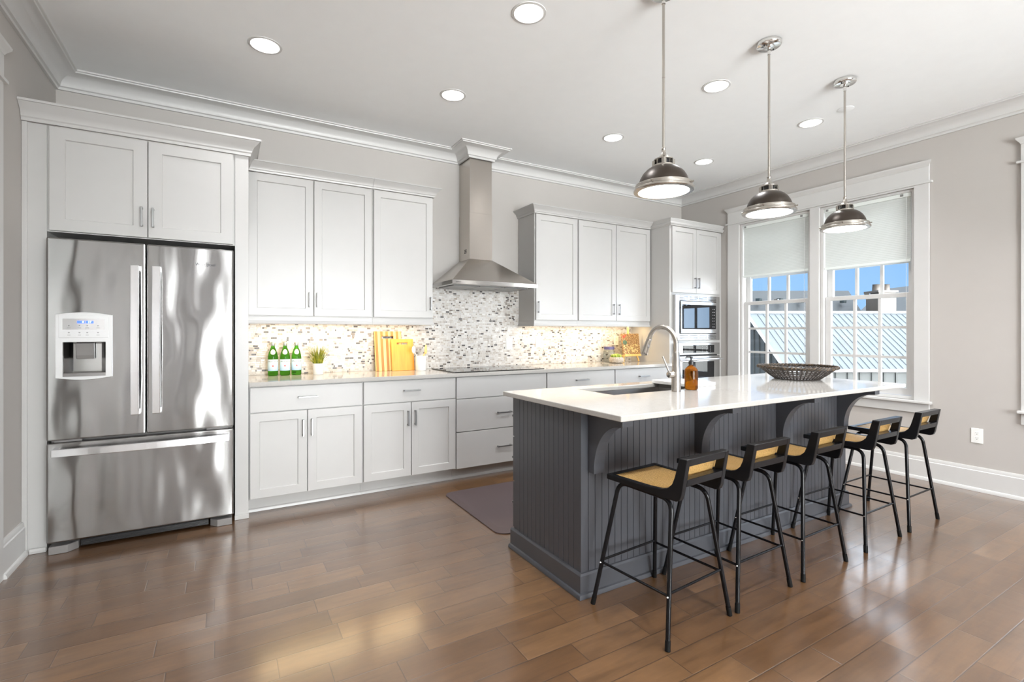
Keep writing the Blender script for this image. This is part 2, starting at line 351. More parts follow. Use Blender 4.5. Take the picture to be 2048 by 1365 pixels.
# ------------------------------------------------------------------ mesh helpers
class B:
    def __init__(s): s.bm = bmesh.new()
    def face(s, vs):
        try: return s.bm.faces.new(vs)
        except ValueError: return None
    def v(s, p): return s.bm.verts.new(p)
    def box(s, x0, x1, y0, y1, z0, z1):
        q = [s.v((x, y, z)) for z in (z0, z1) for y in (y0, y1) for x in (x0, x1)]
        for f in ((0, 2, 3, 1), (4, 5, 7, 6), (0, 1, 5, 4), (2, 6, 7, 3), (0, 4, 6, 2), (1, 3, 7, 5)): s.face([q[i] for i in f])
        return s
    def prism(s, poly, axis, a, b):
        def P(u, v, w): return {'z': (u, v, w), 'x': (w, u, v), 'y': (u, w, v)}[axis]
        A = [s.v(P(u, v, a)) for u, v in poly]; Bv = [s.v(P(u, v, b)) for u, v in poly]; n = len(poly)
        for i in range(n): s.face([A[i], A[(i + 1) % n], Bv[(i + 1) % n], Bv[i]])
        s.face(A[::-1]); s.face(Bv); return s
    def lathe(s, prof, c=(0, 0, 0), seg=40, closed=False):
        rings = []
        for r, z in prof:
            if r < 1e-6: rings.append([s.v((c[0], c[1], c[2] + z))])
            else: rings.append([s.v((c[0] + r * math.cos(2 * PI * k / seg), c[1] + r * math.sin(2 * PI * k / seg), c[2] + z)) for k in range(seg)])
        pr = list(zip(rings[:-1], rings[1:])) + ([(rings[-1], rings[0])] if closed else [])
        for a, b in pr:
            for k in range(seg):
                k2 = (k + 1) % seg
                if len(a) == 1 and len(b) == 1: continue
                if len(a) == 1: s.face([a[0], b[k2], b[k]])
                elif len(b) == 1: s.face([a[k], a[k2], b[0]])
                else: s.face([a[k], a[k2], b[k2], b[k]])
        return s
    def tube(s, pts, r, seg=12, cap=True, closed=False):
        pts = [Vector(p) for p in pts]; n = len(pts)
        rr = r if isinstance(r, (list, tuple)) else [r] * n
        def tan(i):
            if closed: return (pts[(i + 1) % n] - pts[i - 1]).normalized()
            return (pts[min(i + 1, n - 1)] - pts[max(i - 1, 0)]).normalized()
        t0 = tan(0); up = Vector((0, 0, 1)) if abs(t0.z) < .9 else Vector((1, 0, 0))
        nrm = (up - t0 * up.dot(t0)).normalized(); rings = []; tp = t0
        for i in range(n):
            t = tan(i); ax = tp.cross(t)
            if ax.length > 1e-7: nrm = Matrix.Rotation(tp.angle(t), 3, ax.normalized()) @ nrm
            nrm = (nrm - t * nrm.dot(t)).normalized(); bn = t.cross(nrm); tp = t
            rings.append([s.v(pts[i] + (nrm * math.cos(2 * PI * k / seg) + bn * math.sin(2 * PI * k / seg)) * rr[i]) for k in range(seg)])
        pr = list(zip(rings[:-1], rings[1:])) + ([(rings[-1], rings[0])] if closed else [])
        for a, b in pr:
            for k in range(seg): s.face([a[k], a[(k + 1) % seg], b[(k + 1) % seg], b[k]])
        if cap and not closed: s.face(rings[0][::-1]); s.face(rings[-1])
        return s
    def sweep(s, path, prof, closed=False):
        """profile points (offset to the right of the path, z), mitred at the corners"""
        n = len(path); rings = []
        d = [(Vector(path[(i + 1) % n]) - Vector(path[i])).normalized() for i in range(n if closed else n - 1)]
        for i in range(n):
            if closed: a, b = d[i - 1], d[i]
            else: a, b = d[max(i - 1, 0)], d[min(i, n - 2)]
            na, nb = Vector((a.y, -a.x)), Vector((b.y, -b.x)); m = (na + nb) / (1 + na.dot(nb))
            rings.append([s.v((path[i][0] + m.x * o, path[i][1] + m.y * o, z)) for o, z in prof])
        k = len(prof)
        pr = list(zip(rings[:-1], rings[1:])) + ([(rings[-1], rings[0])] if closed else [])
        for a, b in pr:
            for j in range(k): s.face([a[j], a[(j + 1) % k], b[(j + 1) % k], b[j]])
        if not closed: s.face(rings[0][::-1]); s.face(rings[-1])
        return s
    def grid(s, us, vs, holes, plane, a, b):
        """slab with rectangular holes; plane 'xy' (a,b = z), 'xz' (a,b = y) or 'yz' (a,b = x)"""
        def P(u, v, w): return {'xy': (u, v, w), 'xz': (u, w, v), 'yz': (w, u, v)}[plane]
        lay = [[[s.v(P(u, v, w)) for v in vs] for u in us] for w in (a, b)]
        solid = lambda i, j: 0 <= i < len(us) - 1 and 0 <= j < len(vs) - 1 and (i, j) not in holes
        for i in range(len(us) - 1):
            for j in range(len(vs) - 1):
                if not solid(i, j): continue
                q = [(i, j), (i + 1, j), (i + 1, j + 1), (i, j + 1)]
                for L in lay: s.face([L[x][y] for x, y in q])
                for (p0, p1, ni, nj) in ((q[0], q[1], i, j - 1), (q[1], q[2], i + 1, j), (q[2], q[3], i, j + 1), (q[3], q[0], i - 1, j)):
                    if not solid(ni, nj): s.face([lay[0][p0[0]][p0[1]], lay[0][p1[0]][p1[1]], lay[1][p1[0]][p1[1]], lay[1][p0[0]][p0[1]]])
        loose = [v for v in s.bm.verts if not v.link_faces]
        bmesh.ops.delete(s.bm, geom=loose, context='VERTS'); return s
    def shaker(s, x0, x1, z0, z1, y, th=.02, rail=.058, dep=.009, bv=.004):
        def ring(i, yy): return [s.v(p) for p in ((x0 + i, yy, z0 + i), (x1 - i, yy, z0 + i), (x1 - i, yy, z1 - i), (x0 + i, yy, z1 - i))]
        r = [ring(0, y + th), ring(0, y + .0015), ring(.0015, y), ring(rail, y), ring(rail + bv, y + dep)]
        for a, b in zip(r[:-1], r[1:]):
            for k in range(4): s.face([a[k], a[(k + 1) % 4], b[(k + 1) % 4], b[k]])
        s.face(r[0][::-1]); s.face(r[-1]); return s
    def ball(s, c, r, seg=16, sq=(1, 1, 1)):
        m = Matrix.Translation(c) @ Matrix.Diagonal((r * sq[0], r * sq[1], r * sq[2], 1))
        bmesh.ops.create_uvsphere(s.bm, u_segments=seg, v_segments=seg // 2, radius=1, matrix=m); return s
    def text(s, body, size, fn):
        cu = bpy.data.curves.new('lettering', 'FONT'); cu.body = body; cu.size = size; cu.align_x = 'CENTER'; cu.align_y = 'CENTER'; cu.resolution_u = 3
        ob = bpy.data.objects.new('lettering', cu); COL.objects.link(ob)
        dg = bpy.context.evaluated_depsgraph_get(); me = bpy.data.meshes.new_from_object(ob.evaluated_get(dg))
        vs = [s.v(fn(v.co.x, v.co.y)) for v in me.vertices]
        for p in me.polygons: s.face([vs[i] for i in p.vertices])
        bpy.data.objects.remove(ob); bpy.data.curves.remove(cu); bpy.data.meshes.remove(me); return s
    def build(s, name, m, parent=None, bevel=0., smooth=False, angle=40, label=None, seg=2, world=False, recalc=True):
        root = parent
        while root is not None and root.parent is not None: root = root.parent
        if recalc: bmesh.ops.recalc_face_normals(s.bm, faces=s.bm.faces[:])
        if root is not None and not world:
            bmesh.ops.translate(s.bm, verts=s.bm.verts[:], vec=-Vector(root.location))
        me = bpy.data.meshes.new(name); s.bm.to_mesh(me); s.bm.free()
        o = bpy.data.objects.new(name, me); COL.objects.link(o); me.materials.append(MATS[m])
        if parent is not None: o.parent = parent
        if smooth:
            for p in me.polygons: p.use_smooth = True
            if angle < 180: me.set_sharp_from_angle(angle=R(angle))
        if bevel:
            bv = o.modifiers.new('edge', 'BEVEL'); bv.width = bevel; bv.segments = seg; bv.limit_method = 'ANGLE'; bv.angle_limit = R(35)
        if label: o['label'] = label
        return o
def tag(o, label, cat, group=None):
    o['label'] = label; o['category'] = cat
    if group: o['group'] = group
    return o
def thing(name, label, cat, loc=(0, 0, 0), group=None):
    o = bpy.data.objects.new(name, None); COL.objects.link(o); o.location = loc; o.empty_display_size = .05
    return tag(o, label, cat, group)
def struct(o): o['kind'] = 'structure'; return o
def sroot(name, loc=(0, 0, 0)):
    o = bpy.data.objects.new(name, None); COL.objects.link(o); o.location = loc; return struct(o)
def dup(root, loc, rz, label):
    r = root.copy(); COL.objects.link(r); r.location = loc; r.rotation_euler = (0, 0, rz); r['label'] = label
    for ch in list(root.children):
        c = ch.copy(); COL.objects.link(c); c.parent = r
        for g in list(ch.children):
            d = g.copy(); COL.objects.link(d); d.parent = c
    return r
def lamp(name, kind, loc, rot, energy, color, parent=None, **k):
    d = bpy.data.lights.new(name, kind); d.energy = energy; d.color = color
    for a, v in k.items(): setattr(d, a, v)
    o = bpy.data.objects.new(name, d); COL.objects.link(o); o.location = loc; o.rotation_euler = rot
    if parent is not None: o.parent = parent
    return o
def arc(cx, cy, r, a0, a1, n):
    return [(cx + r * math.cos(R(a0 + (a1 - a0) * i / n)), cy + r * math.sin(R(a0 + (a1 - a0) * i / n))) for i in range(n + 1)]

# ------------------------------------------------------------------ room shell
struct(B().box(XL - WT, XR + WT, YR - WT, YB + WT, -.12, 0).build('floor', 'floor_wood'))
struct(B().box(XL - WT, XR + WT, YR - WT, YB + WT, ZC, ZC + .15).build('ceiling', 'ceiling_paint'))
struct(B().box(XL - WT, XR + WT, YB, YB + WT, 0, ZC).build('wall_back', 'wall_paint'))
DY0, DY1, DZ = 2.43, 3.33, 2.46          # doorway in the left wall
struct(B().grid([YR, DY0, DY1, YB], [0, DZ, ZC], {(1, 0)}, 'yz', XL - WT, XL).build('wall_left', 'wall_paint'))
ys = [YR] + sorted([y for w in WIN for y in w]) + [YB]
hol = {(i, 1) for i in range(len(ys) - 1) if any(abs(ys[i] - w[0]) < 1e-6 for w in WIN)}
struct(B().grid(ys, [0, WZ0 - .03, WZ1, ZC], hol, 'yz', XR, XR + WT).build('wall_right', 'wall_paint'))
xs = [XL - WT] + [x for w in REAR for x in w] + [XR + WT]
struct(B().grid(xs, [0, .25, 2.65, ZC], {(i, 1) for i in range(1, len(xs) - 1, 2)}, 'xz', YR - WT, YR).build('wall_rear', 'wall_paint'))
# crown moulding, wrapped round the hood chimney
CX0, CX1, CY = 1.966, 2.209, 4.15
cp = [(0, 2.89), (.016, 2.89), (.018, 2.905), (.030, 2.910)] + [(.030 + .085 * (1 - math.cos(R(9 * k))), 2.912 + .066 * math.sin(R(9 * k))) for k in range(0, 11)] + [(.125, 2.980), (.128, 2.988), (.138, 2.990), (.138, 3.0), (0, 3.0)]
struct(B().sweep([(XL, YR), (XL, YB), (CX0, YB), (CX0, CY), (CX1, CY), (CX1, YB), (XR, YB), (XR, YR)], cp).build('trim_1', 'trim_paint', smooth=True, angle=30))
bp = [(0, 0), (.032, 0), (.032, .012), (.026, .024), (.018, .028), (.018, .158), (.013, .163), (.013, .178), (.008, .190), (0, .190)]
struct(B().sweep([(XR, 3.7), (XR, YR), (4.96, YR)], bp).build('baseboard_right', 'trim_paint', smooth=True, angle=30))
struct(B().sweep([(XL, 3.432), (XL, 3.748)], bp).build('baseboard_left', 'trim_paint', smooth=True, angle=30))

def head_casing(b, y0, y1, side, xw):
    """craftsman head: fillet, frieze, cap; side = +1 projects to +x"""
    f = lambda d: xw + side * d
    def bx(d, a, c, z0, z1): b.box(min(xw, f(d)), max(xw, f(d)), a, c, z0, z1)
    bx(.034, y0 - .022, y1 + .022, 2.515, 2.532); bx(.022, y0, y1, 2.532, 2.655)
    capp = [(0, 2.655), (.024, 2.655), (.030, 2.668), (.046, 2.690), (.048, 2.703), (0, 2.703)]
    pth = [(xw, y0), (f(.0), y0), (f(.0), y1), (xw, y1)]
    prof = [(f(o), z) for o, z in capp]
    n0 = [b.v((x, y0 - (abs(x - xw) - .022 if abs(x - xw) > .022 else 0), z)) for x, z in prof]
    n1 = [b.v((x, y1 + (abs(x - xw) - .022 if abs(x - xw) > .022 else 0), z)) for x, z in prof]
    for i in range(len(prof)): b.face([n0[i], n0[(i + 1) % len(prof)], n1[(i + 1) % len(prof)], n1[i]])
    b.face(n0); b.face(n1[::-1])
# left doorway: casing and a closed white door
dr = sroot('door_1', (XL, DY0, 0))
b = B(); b.box(XL, XL + .02, DY1, DY1 + .10, 0, 2.515); b.box(XL, XL + .02, DY0 - .10, DY0, 0, 2.515); b.box(XL, XL + .02, DY0, DY1, DZ, 2.515)
head_casing(b, DY0 - .10, DY1 + .10, 1, XL); b.build('door_casing', 'trim_paint', dr, .0015)
b = B(); b.box(XL - .09, XL - .05, DY0 + .004, DY1 - .004, .008, DZ - .004); b.build('door_panel', 'trim_paint', dr)
B().tube([(XL - .05, DY0 + .07, .95), (XL - .01, DY0 + .07, .95)], .011, 10).ball((XL + .015, DY0 + .07, .95), .027).build('door_knob', 'nickel', dr, smooth=True)

# ------------------------------------------------------------------ windows of the right wall
def window_unit(n, y0, y1):
    w = sroot('window_%d' % n, (XR + .05, (y0 + y1) / 2, WZ0))
    fx0, fx1 = XR + .008, XR + WT - .01; zb = WZ0 - .03; g = .0015
    B().grid([y0 + g, y0 + .028, y1 - .028, y1 - g], [zb + g, WZ0 - .004, WZ1 - .022, WZ1 - g], {(1, 1)}, 'yz', fx0, fx1).build('window_frame', 'trim_paint', w, .001)
    a, c = y0 + .030, y1 - .030
    def sash(nm, x0, x1, z0, z1, bot, top):
        iy0, iy1, iz0, iz1 = a + .048, c - .048, z0 + bot, z1 - top
        s = B().grid([a, iy0, iy1, c], [z0, iz0, iz1, z1], {(1, 1)}, 'yz', x0, x1).build(nm, 'trim_paint', w, .002)
        m = B(); xm0, xm1 = x0 + .006, x1 - .006
        for k in (1, 2):
            yy = iy0 + (iy1 - iy0) * k / 3; m.box(xm0, xm1, yy - .012, yy + .012, iz0, iz1)
            zz = iz0 + (iz1 - iz0) * k / 3; m.box(xm0 + .0015, xm1 - .0015, iy0, iy1, zz - .012, zz + .012)
        m.build('muntins', 'trim_paint', s)
        xm = (x0 + x1) / 2
        B().box(xm - .002, xm + .002, iy0, iy1, iz0, iz1).build('pane', 'window_glass', s)
        return s
    sash('upper_sash', XR + .085, XR + .120, 1.575, WZ1 - .024, .035, .045)
    lo = sash('lower_sash', XR + .045, XR + .080, WZ0, 1.605, .062, .038)
    ym = (a + c) / 2
    B().box(XR + .036, XR + .044, ym - .012, ym + .012, WZ0 + .02, WZ0 + .04).build('sash_lift', 'handle_metal', lo)
    B().box(XR + .050, XR + .075, ym - .02, ym + .02, 1.606, 1.618).build('sash_lock', 'handle_metal', lo)
    return w
for i, (a, c) in enumerate(WIN): window_unit(i + 1, a, c)
def twin_casing(n, y0, ym0, ym1, y1, oy0, oy1):
    t = sroot('trim_%d' % n, (XR, (y0 + y1) / 2, .6)); x0, x1 = XR - .02, XR
    b = B(); b.box(x0, x1, oy0, y0, WZ0 - .03, 2.515); b.box(x0, x1, y1, oy1, WZ0 - .03, 2.515); b.box(x0, x1, ym0, ym1, WZ0 - .03, 2.515)
    b.box(x0, x1, y0, ym0, WZ1, 2.515); b.box(x0, x1, ym1, y1, WZ1, 2.515)
    head_casing(b, oy0, oy1, -1, XR); b.build('casing', 'trim_paint', t, .0015)
    B().box(XR - .05, XR, oy0 - .018, oy1 + .018, WZ0 - .053, WZ0 - .0305).build('window_stool', 'trim_paint', t, .005)
    B().box(XR - .02, XR, oy0, oy1, WZ0 - .135, WZ0 - .054).build('apron', 'trim_paint', t, .002)
twin_casing(2, 1.89, 2.67, 2.76, 3.555, 1.785, 3.70)
twin_casing(3, WIN[2][0], .225, .315, 1.128, -.66, 1.233)

def shade(nm, y0, y1, zb, label, cord_y):
    t = thing('window_shade', label, 'window shade', (XR + .03, (y0 + y1) / 2, WZ1), 'half raised window shades')
    B().box(XR + .012, XR + .040, y0 + .033, y1 - .033, WZ1 - .058, WZ1 - .0235).build('headrail', 'shade_fabric', t, .003)
    b = B(); n = 34; za, zc = zb + .022, WZ1 - .0585
    pts = []
    for k in range(n * 2 + 1):
        z = za + (zc - za) * k / (n * 2); pts.append((XR + (.0225 if k % 2 else .0235), z))
    pts += [(x + .008, z) for x, z in pts[::-1]]
    b.prism([(x, z) for x, z in pts], 'y', y0 + .036, y1 - .036); b.build('pleated_cloth', 'shade_cloth', t)
    B().box(XR + .014, XR + .038, y0 + .034, y1 - .034, zb, zb + .0215).build('bottom_rail', 'shade_fabric', t, .003)
    for yy in (y0 + .10, y1 - .06):
        B().box(XR + .0105, XR + .012, yy - .012, yy + .012, WZ1 - .05, WZ1 - .03).build('bracket', 'handle_metal', t)
    B().tube([(XR + .0085, cord_y, WZ1 - .055), (XR + .0085, cord_y, 1.6), (XR + .008, cord_y, .98)], .0012, 6).build('cord', 'clear_plastic', t, smooth=True)
shade(1, *WIN[1], 1.885, 'pale pleated window shade half lowered over the left sash, nearer the oven', 2.83)
shade(2, *WIN[0], 1.875, 'pale pleated window shade half lowered over the right sash, nearer the wall outlet', 1.955)
shade(3, *WIN[3], 1.88, 'pale pleated window shade on the window beyond the right edge', .4)

# rear glazing: left pair gives the fridge reflections, the rest added to light the room
for i, (a, c) in enumerate(REAR):
    w = sroot('window_%d' % (i + 5), ((a + c) / 2, YR, .25))
    B().grid([a + .002, a + .05, c - .05, c - .002], [.252, .33, 2.58, 2.648], {(1, 1)}, 'xz', YR - WT + .03, YR - .03).build('window_frame', 'trim_paint', w)
    B().box(a + .05, c - .05, YR - .09, YR - .084, .33, 2.58)  .build('pane', 'dimming_glass' if i < 2 else 'window_glass', w)

# ------------------------------------------------------------------ cabinets
YD = 3.773; YS = 3.748; YU = 4.066; CT = .912
def pull_v(x, y, z0, z1, parent, r=.0055):
    b = B(); b.box(x - r, x + r, y - .033, y - .024, z0, z1)
    for z in (z0 + .008, z1 - .008): b.box(x - r, x + r, y - .024, y - .0005, z - r, z + r)
    b.build('handle', 'handle_metal', parent, .0015)
def pull_h(x0, x1, y, z, parent, r=.0055):
    b = B(); b.box(x0, x1, y - .033, y - .024, z - r, z + r)
    for x in (x0 + .008, x1 - .008): b.box(x - r, x + r, y - .024, y - .0005, z - r, z + r)
    b.build('handle', 'handle_metal', parent, .0015)
def door(x0, x1, z0, z1, y, parent, hx=None, hz=None, rail=.058):
    d = B().shaker(x0, x1, z0, z1, y, rail=rail).build('door', 'cabinet_paint', parent)
    if hx is not None: pull_v(hx, y, hz[0], hz[1], d)
    return d
def drawer(x0, x1, z0, z1, y, parent, hx=None, hz=None):
    d = B().box(x0, x1, y, y + .02, z0, z1).build('drawer', 'cabinet_paint', parent, .002)
    if hx is not None: pull_h(hx[0], hx[1], y, hz, d)
    return d
def base_unit(x0, x1, label, kind, pulls):
    t = thing('base_cabinet', label, 'cabinet', ((x0 + x1) / 2, 4.1, 0), 'white base cabinets under the counter')
    b = B(); b.box(x0 + .0005, x1 - .0005, YD + .0215, YB - .001, .10, .8805); b.build('cabinet_body', 'cabinet_paint', t)
    b = B(); b.box(x0 + .0005, x1 - .0005, 3.865, 3.9, .001, .0995)
    b.prism([(3.848, .001), (3.8645, .001), (3.8645, .022), (3.858, .022), (3.852, .016)], 'x', x0 + .0005, x1 - .0005); b.build('toe_kick', 'cabinet_paint', t)
    if kind == 'doors':
        m = pulls['mid']
        drawer(x0 + .006, x1 - .006, .703, .873, YD, t, pulls.get('dr'), .7925)
        door(x0 + .006, m - .003, .112, .696, YD, t, m - .029, (.512, .634))
        door(m + .003, x1 - .006, .112, .696, YD, t, m + .029, (.512, .634))
    else:
        drawer(x0 + .006, x1 - .006, .694, .873, YD, t)
        c = (x0 + x1) / 2
        drawer(x0 + .006, x1 - .006, .414, .688, YD, t, (c - .07, c + .07), .552)
        drawer(x0 + .006, x1 - .006, .105, .408, YD, t, (c - .07, c + .07), .255)
base_unit(.135, .897, 'white two-door base cabinet with one drawer beside the refrigerator, under the green bottles', 'doors', dict(mid=.505, dr=(.442, .571)))
base_unit(.897, 1.663, 'white two-door base cabinet with one drawer below the cutting boards', 'doors', dict(mid=1.2765, dr=(1.21, 1.346)))
base_unit(1.663, 2.581, 'white three-drawer base cabinet below the cooktop', 'drawers', {})
base_unit(2.581, 3.422, 'white base cabinet right of the cooktop, half hidden behind the island sink', 'doors', dict(mid=3.0, dr=(2.915, 3.068)))
base_unit(3.422, 4.236, 'white base cabinet next to the wall oven, behind the kitchen faucet', 'doors', dict(mid=3.83, dr=(3.745, 3.89)))
tag(B().box(.133, 4.236, YS, YB - .001, CT - .031, CT).build('countertop', 'quartz', bevel=.003), 'long white quartz countertop along the back wall', 'countertop')
bs = B().grid([.133, 1.577, 2.645, 4.236], [CT + .001, 1.376, 1.70], {(0, 1), (2, 1)}, 'xz', YB - .010, YB - .0005).build('backsplash', 'mosaic')
tag(bs, 'beige grey and white mosaic tile backsplash above the back counter', 'backsplash')

def crownp(z0, h, pr):
    return [(0, z0), (.012, z0), (.014, z0 + .15 * h), (.020, z0 + .22 * h), (.022, z0 + .34 * h), (pr * .48, z0 + .55 * h), (pr * .82, z0 + .78 * h), (pr * .9, z0 + .86 * h), (pr, z0 + .88 * h), (pr, z0 + h), (0, z0 + h)]
railp = [(-.018, 1.316), (.012, 1.316), (.014, 1.322), (.010, 1.334), (.003, 1.342), (.003, 1.372), (-.018, 1.372)]
def upper_unit(x0, x1, label, doors, endl, endr):
    t = thing('upper_cabinet', label, 'cabinet', ((x0 + x1) / 2, 4.23, 1.38), 'white wall cabinets')
    B().box(x0, x1 - .0005, YU + .0215, YB - .011, 1.373, 2.44).build('cabinet_body', 'cabinet_paint', t)
    for (a, c, hx) in doors: door(a, c, 1.380, 2.434, YU, t, hx, (1.448, 1.563), .056)
    fy = YU + .008
    p = ([(x0, YB - .002)] if endl else []) + [(x0, fy), (x1 - .0005, fy)] + ([(x1 - .0005, YB - .002)] if endr else [])
    B().sweep(p, crownp(2.4405, .075, .062)).build('crown_molding', 'cabinet_paint', t, smooth=True, angle=25)
    p = ([(x0, YB - .012)] if endl else []) + [(x0, YU + .0225), (x1 - .0005, YU + .0225)] + ([(x1 - .0005, YB - .012)] if endr else [])
    B().sweep(p, railp).build('light_rail', 'cabinet_paint', t, smooth=True, angle=25)
upper_unit(.134, 1.046, 'white two-door wall cabinet beside the refrigerator, above the green bottles', [(.142, .587, .558), (.593, 1.038, .615)], False, False)
upper_unit(1.047, 1.575, 'white single-door wall cabinet left of the range hood', [(1.056, 1.569, 1.546)], False, True)
upper_unit(2.645, 3.176, 'white single-door wall cabinet right of the range hood', [(2.655, 3.168, 2.678)], True, False)
upper_unit(3.177, 4.232, 'white two-door wall cabinet beside the tall oven cabinet', [(3.187, 3.702, 3.662), (3.708, 4.222, 3.744)], False, False)

# refrigerator surround
t = thing('refrigerator_cabinet', 'white surround cabinet with two doors above the stainless refrigerator', 'cabinet', (-.41, 4.07, 0))
b = B(); b.box(XL + .001, -.885, 3.76, YB - .001, .001, 2.44); b.box(XL + .001, -.966, 3.75, 3.7595, .001, 2.44)
b.prism([(3.742, .001), (3.7495, .001), (3.7495, .03), (3.745, .026), (3.742, .015)], 'x', XL + .034, -.885); b.build('side_panel', 'cabinet_paint', t, .001)
b = B(); b.box(.052, .1315, 3.755, YB - .001, .001, 2.44); b.box(.050, .1335, 3.738, 3.7545, .001, .03)
b.build('side_panel', 'cabinet_paint', t, .001)
B().box(-.8845, .0515, 3.765, YB - .001, 1.832, 2.44).build('cabinet_body', 'cabinet_paint', t)
door(-.872, -.420, 1.838, 2.434, 3.742, t, -.445, (1.90, 2.02), .068); door(-.414, .040, 1.838, 2.434, 3.742, t, -.389, (1.90, 2.02), .068)
B().sweep([(XL + .002, 3.75), (.1315, 3.75), (.1315, YB - .002)], crownp(2.4405, .105, .072)).build('crown_molding', 'cabinet_paint', t, smooth=True, angle=25)

# tall oven cabinet
t = thing('oven_cabinet', 'tall white cabinet housing the microwave and wall oven beside the window', 'cabinet', (4.67, 4.08, 0))
TX0, TX1 = 4.237, 5.10
B().grid([TX0, 4.30, 5.02, TX1], [.10, .34, 1.125, 1.18, 1.655, 2.44], {(1, 1), (1, 3)}, 'xz', YD + .0215, YB - .001).build('cabinet_body', 'cabinet_paint', t)
B().box(TX1, XR - .001, YD + .03, YD + .05, .001, 2.44).build('filler_strip', 'cabinet_paint', t)
B().box(TX0, TX1, 3.865, 3.9, .001, .0995).build('toe_kick', 'cabinet_paint', t)
drawer(TX0 + .006, TX1 - .006, .112, .335, YD, t, (4.6, 4.74), .225)
xm = 4.652
door(4.262, xm - .002, 1.70, 2.434, YD, t, xm - .03, (1.755, 1.876), .05); door(xm + .002, 5.062, 1.70, 2.434, YD, t, xm + .028, (1.755, 1.876), .05)
B().sweep([(TX0, YB - .002), (TX0, YD + .006), (TX1, YD + .006), (TX1, YD + .05)], crownp(2.4405, .078, .024)).build('crown_molding', 'cabinet_paint', t, smooth=True, angle=25)

# ------------------------------------------------------------------ microwave and oven
t = thing('microwave', 'built-in stainless microwave with vented trim kit above the wall oven', 'microwave', (4.66, 3.75, 1.17)); y0 = YD - .02
MX0, MX1, MZ0, MZ1 = 4.283, 5.035, 1.167, 1.672
b = B().grid([MX0, 4.352, 4.975, MX1], [MZ0, 1.238, 1.610, MZ1], {(1, 1)}, 'xz', y0, YD + .020)
b.build('trim_frame', 'oven_steel', t, .003)
b = B()
for k in range(4):
    for zz in (1.188, 1.204, 1.220, 1.626, 1.642, 1.658):
        xa = 4.348 + k * .160; b.box(xa, xa + .145, y0 - .0012, y0 - .0002, zz - .0032, zz + .0032)
b.build('vent_slots', 'dark_void', t)
B().box(4.356, 4.971, y0 + .012, YD + .3, 1.242, 1.606).build('oven_box', 'dark_void', t)
d = B().grid([4.358, 4.375, 4.952, 4.969], [1.244, 1.292, 1.566, 1.604], {(1, 1)}, 'xz', y0 - .016, y0 + .010).build('door', 'oven_steel', t, .003)
B().box(4.3755, 4.875, y0 - .012, y0 - .002, 1.2925, 1.5655).build('door_glass', 'black_glass', d)
d2 = B().box(4.8755, 4.9515, y0 - .012, y0 - .002, 1.2925, 1.5655).build('control_panel', 'black_glass', t)
b = B()
for r in range(7):
    for c in range(2): b.box(4.893 + c * .026, 4.903 + c * .026, y0 - .0128, y0 - .0122, 1.315 + r * .034, 1.320 + r * .034)
b.build('buttons', 'print_grey', d2)

t = thing('wall_oven', 'stainless wall oven with black glass door and bar handle under the microwave', 'oven', (4.66, 3.75, .35))
OX0, OX1 = 4.283, 5.037
B().box(4.305, 5.015, YD + .001, YD + .5, .35, 1.118).build('oven_box', 'dark_void', t)
p = B().box(OX0, OX1, y0, YD - .0005, 1.000, 1.135).build('control_panel', 'oven_steel', t, .004)
B().box(4.405, 4.935, y0 - .003, y0 - .0003, 1.020, 1.108).build('panel_glass', 'black_glass', p)
b = B()
for i in range(7):
    for j in range(4):
        if i in (3,): continue
        b.box(4.44 + i * .07, 4.45 + i * .07, y0 - .0036, y0 - .0031, 1.033 + j * .018, 1.037 + j * .018)
b.build('button_marks', 'print_grey', p)
d = B().grid([OX0, 4.400, 4.940, OX1], [.352, .45, .918, .985], {(1, 1)}, 'xz', y0, YD - .0005).build('door', 'oven_steel', t, .004)
B().box(4.4005, 4.9395, y0 + .002, YD - .002, .4505, .9175).build('door_glass', 'black_glass', d)
b = B().tube([(4.295, y0 - .052, .949), (5.025, y0 - .052, .949)], .0125, 16)
for x in (4.325, 4.995): b.box(x - .012, x + .012, y0 - .05, y0 - .0005, .938, .960)
b.build('handle', 'handle_steel', d, smooth=True)

# ------------------------------------------------------------------ refrigerator
t = thing('refrigerator', 'stainless french-door refrigerator with ice dispenser and bottom freezer', 'refrigerator', (-.415, 4.0, 0))
FY = 3.671; FX0, FX1, FM = -.868, .042, -.4165
B().box(FX0 + .004, FX1 - .004, FY + .075, YB - .03, .045, 1.775).build('cabinet_body', 'grey_plastic', t, .004)
L = B().grid([FX0, -.795, -.606, FM - .003], [.640, 1.012, 1.196, 1.788], {(1, 1)}, 'xz', FY, FY + .066).build('door', 'fridge_steel', t, .009, seg=3)
Rr = B().box(FM + .003, FX1, FY, FY + .066, .640, 1.788).build('door', 'fridge_steel', t, .009, seg=3)
D = B().box(FX0, FX1, FY, FY + .066, .064, .626).build('freezer_drawer', 'fridge_steel', t, .009, seg=3)
def bow(z0, z1, n=14):
    o = [(FY - .050 - .014 * math.sin(PI * k / n), z0 + (z1 - z0) * k / n) for k in range(n + 1)]
    i = [(FY - .026 - .014 * math.sin(PI * k / n), z0 + .03 + (z1 - z0 - .06) * k / n) for k in range(n, -1, -1)]
    return o + [(FY - .0005, z1), (FY - .0005, z1 - .03)] + i + [(FY - .0005, z0 + .03), (FY - .0005, z0)]
B().prism(bow(.764, 1.652), 'x', -.487, -.447).build('handle', 'handle_steel', L, .003)
B().prism(bow(.764, 1.652), 'x', -.384, -.343).build('handle', 'handle_steel', Rr, .003)
n = 16; hx0, hx1 = -.838, .018
o = [(hx0 + (hx1 - hx0) * k / n, FY - .044 - .024 * math.sin(PI * k / n)) for k in range(n + 1)]
i_ = [(hx0 + .03 + (hx1 - hx0 - .06) * k / n, FY - .022 - .024 * math.sin(PI * k / n)) for k in range(n, -1, -1)]
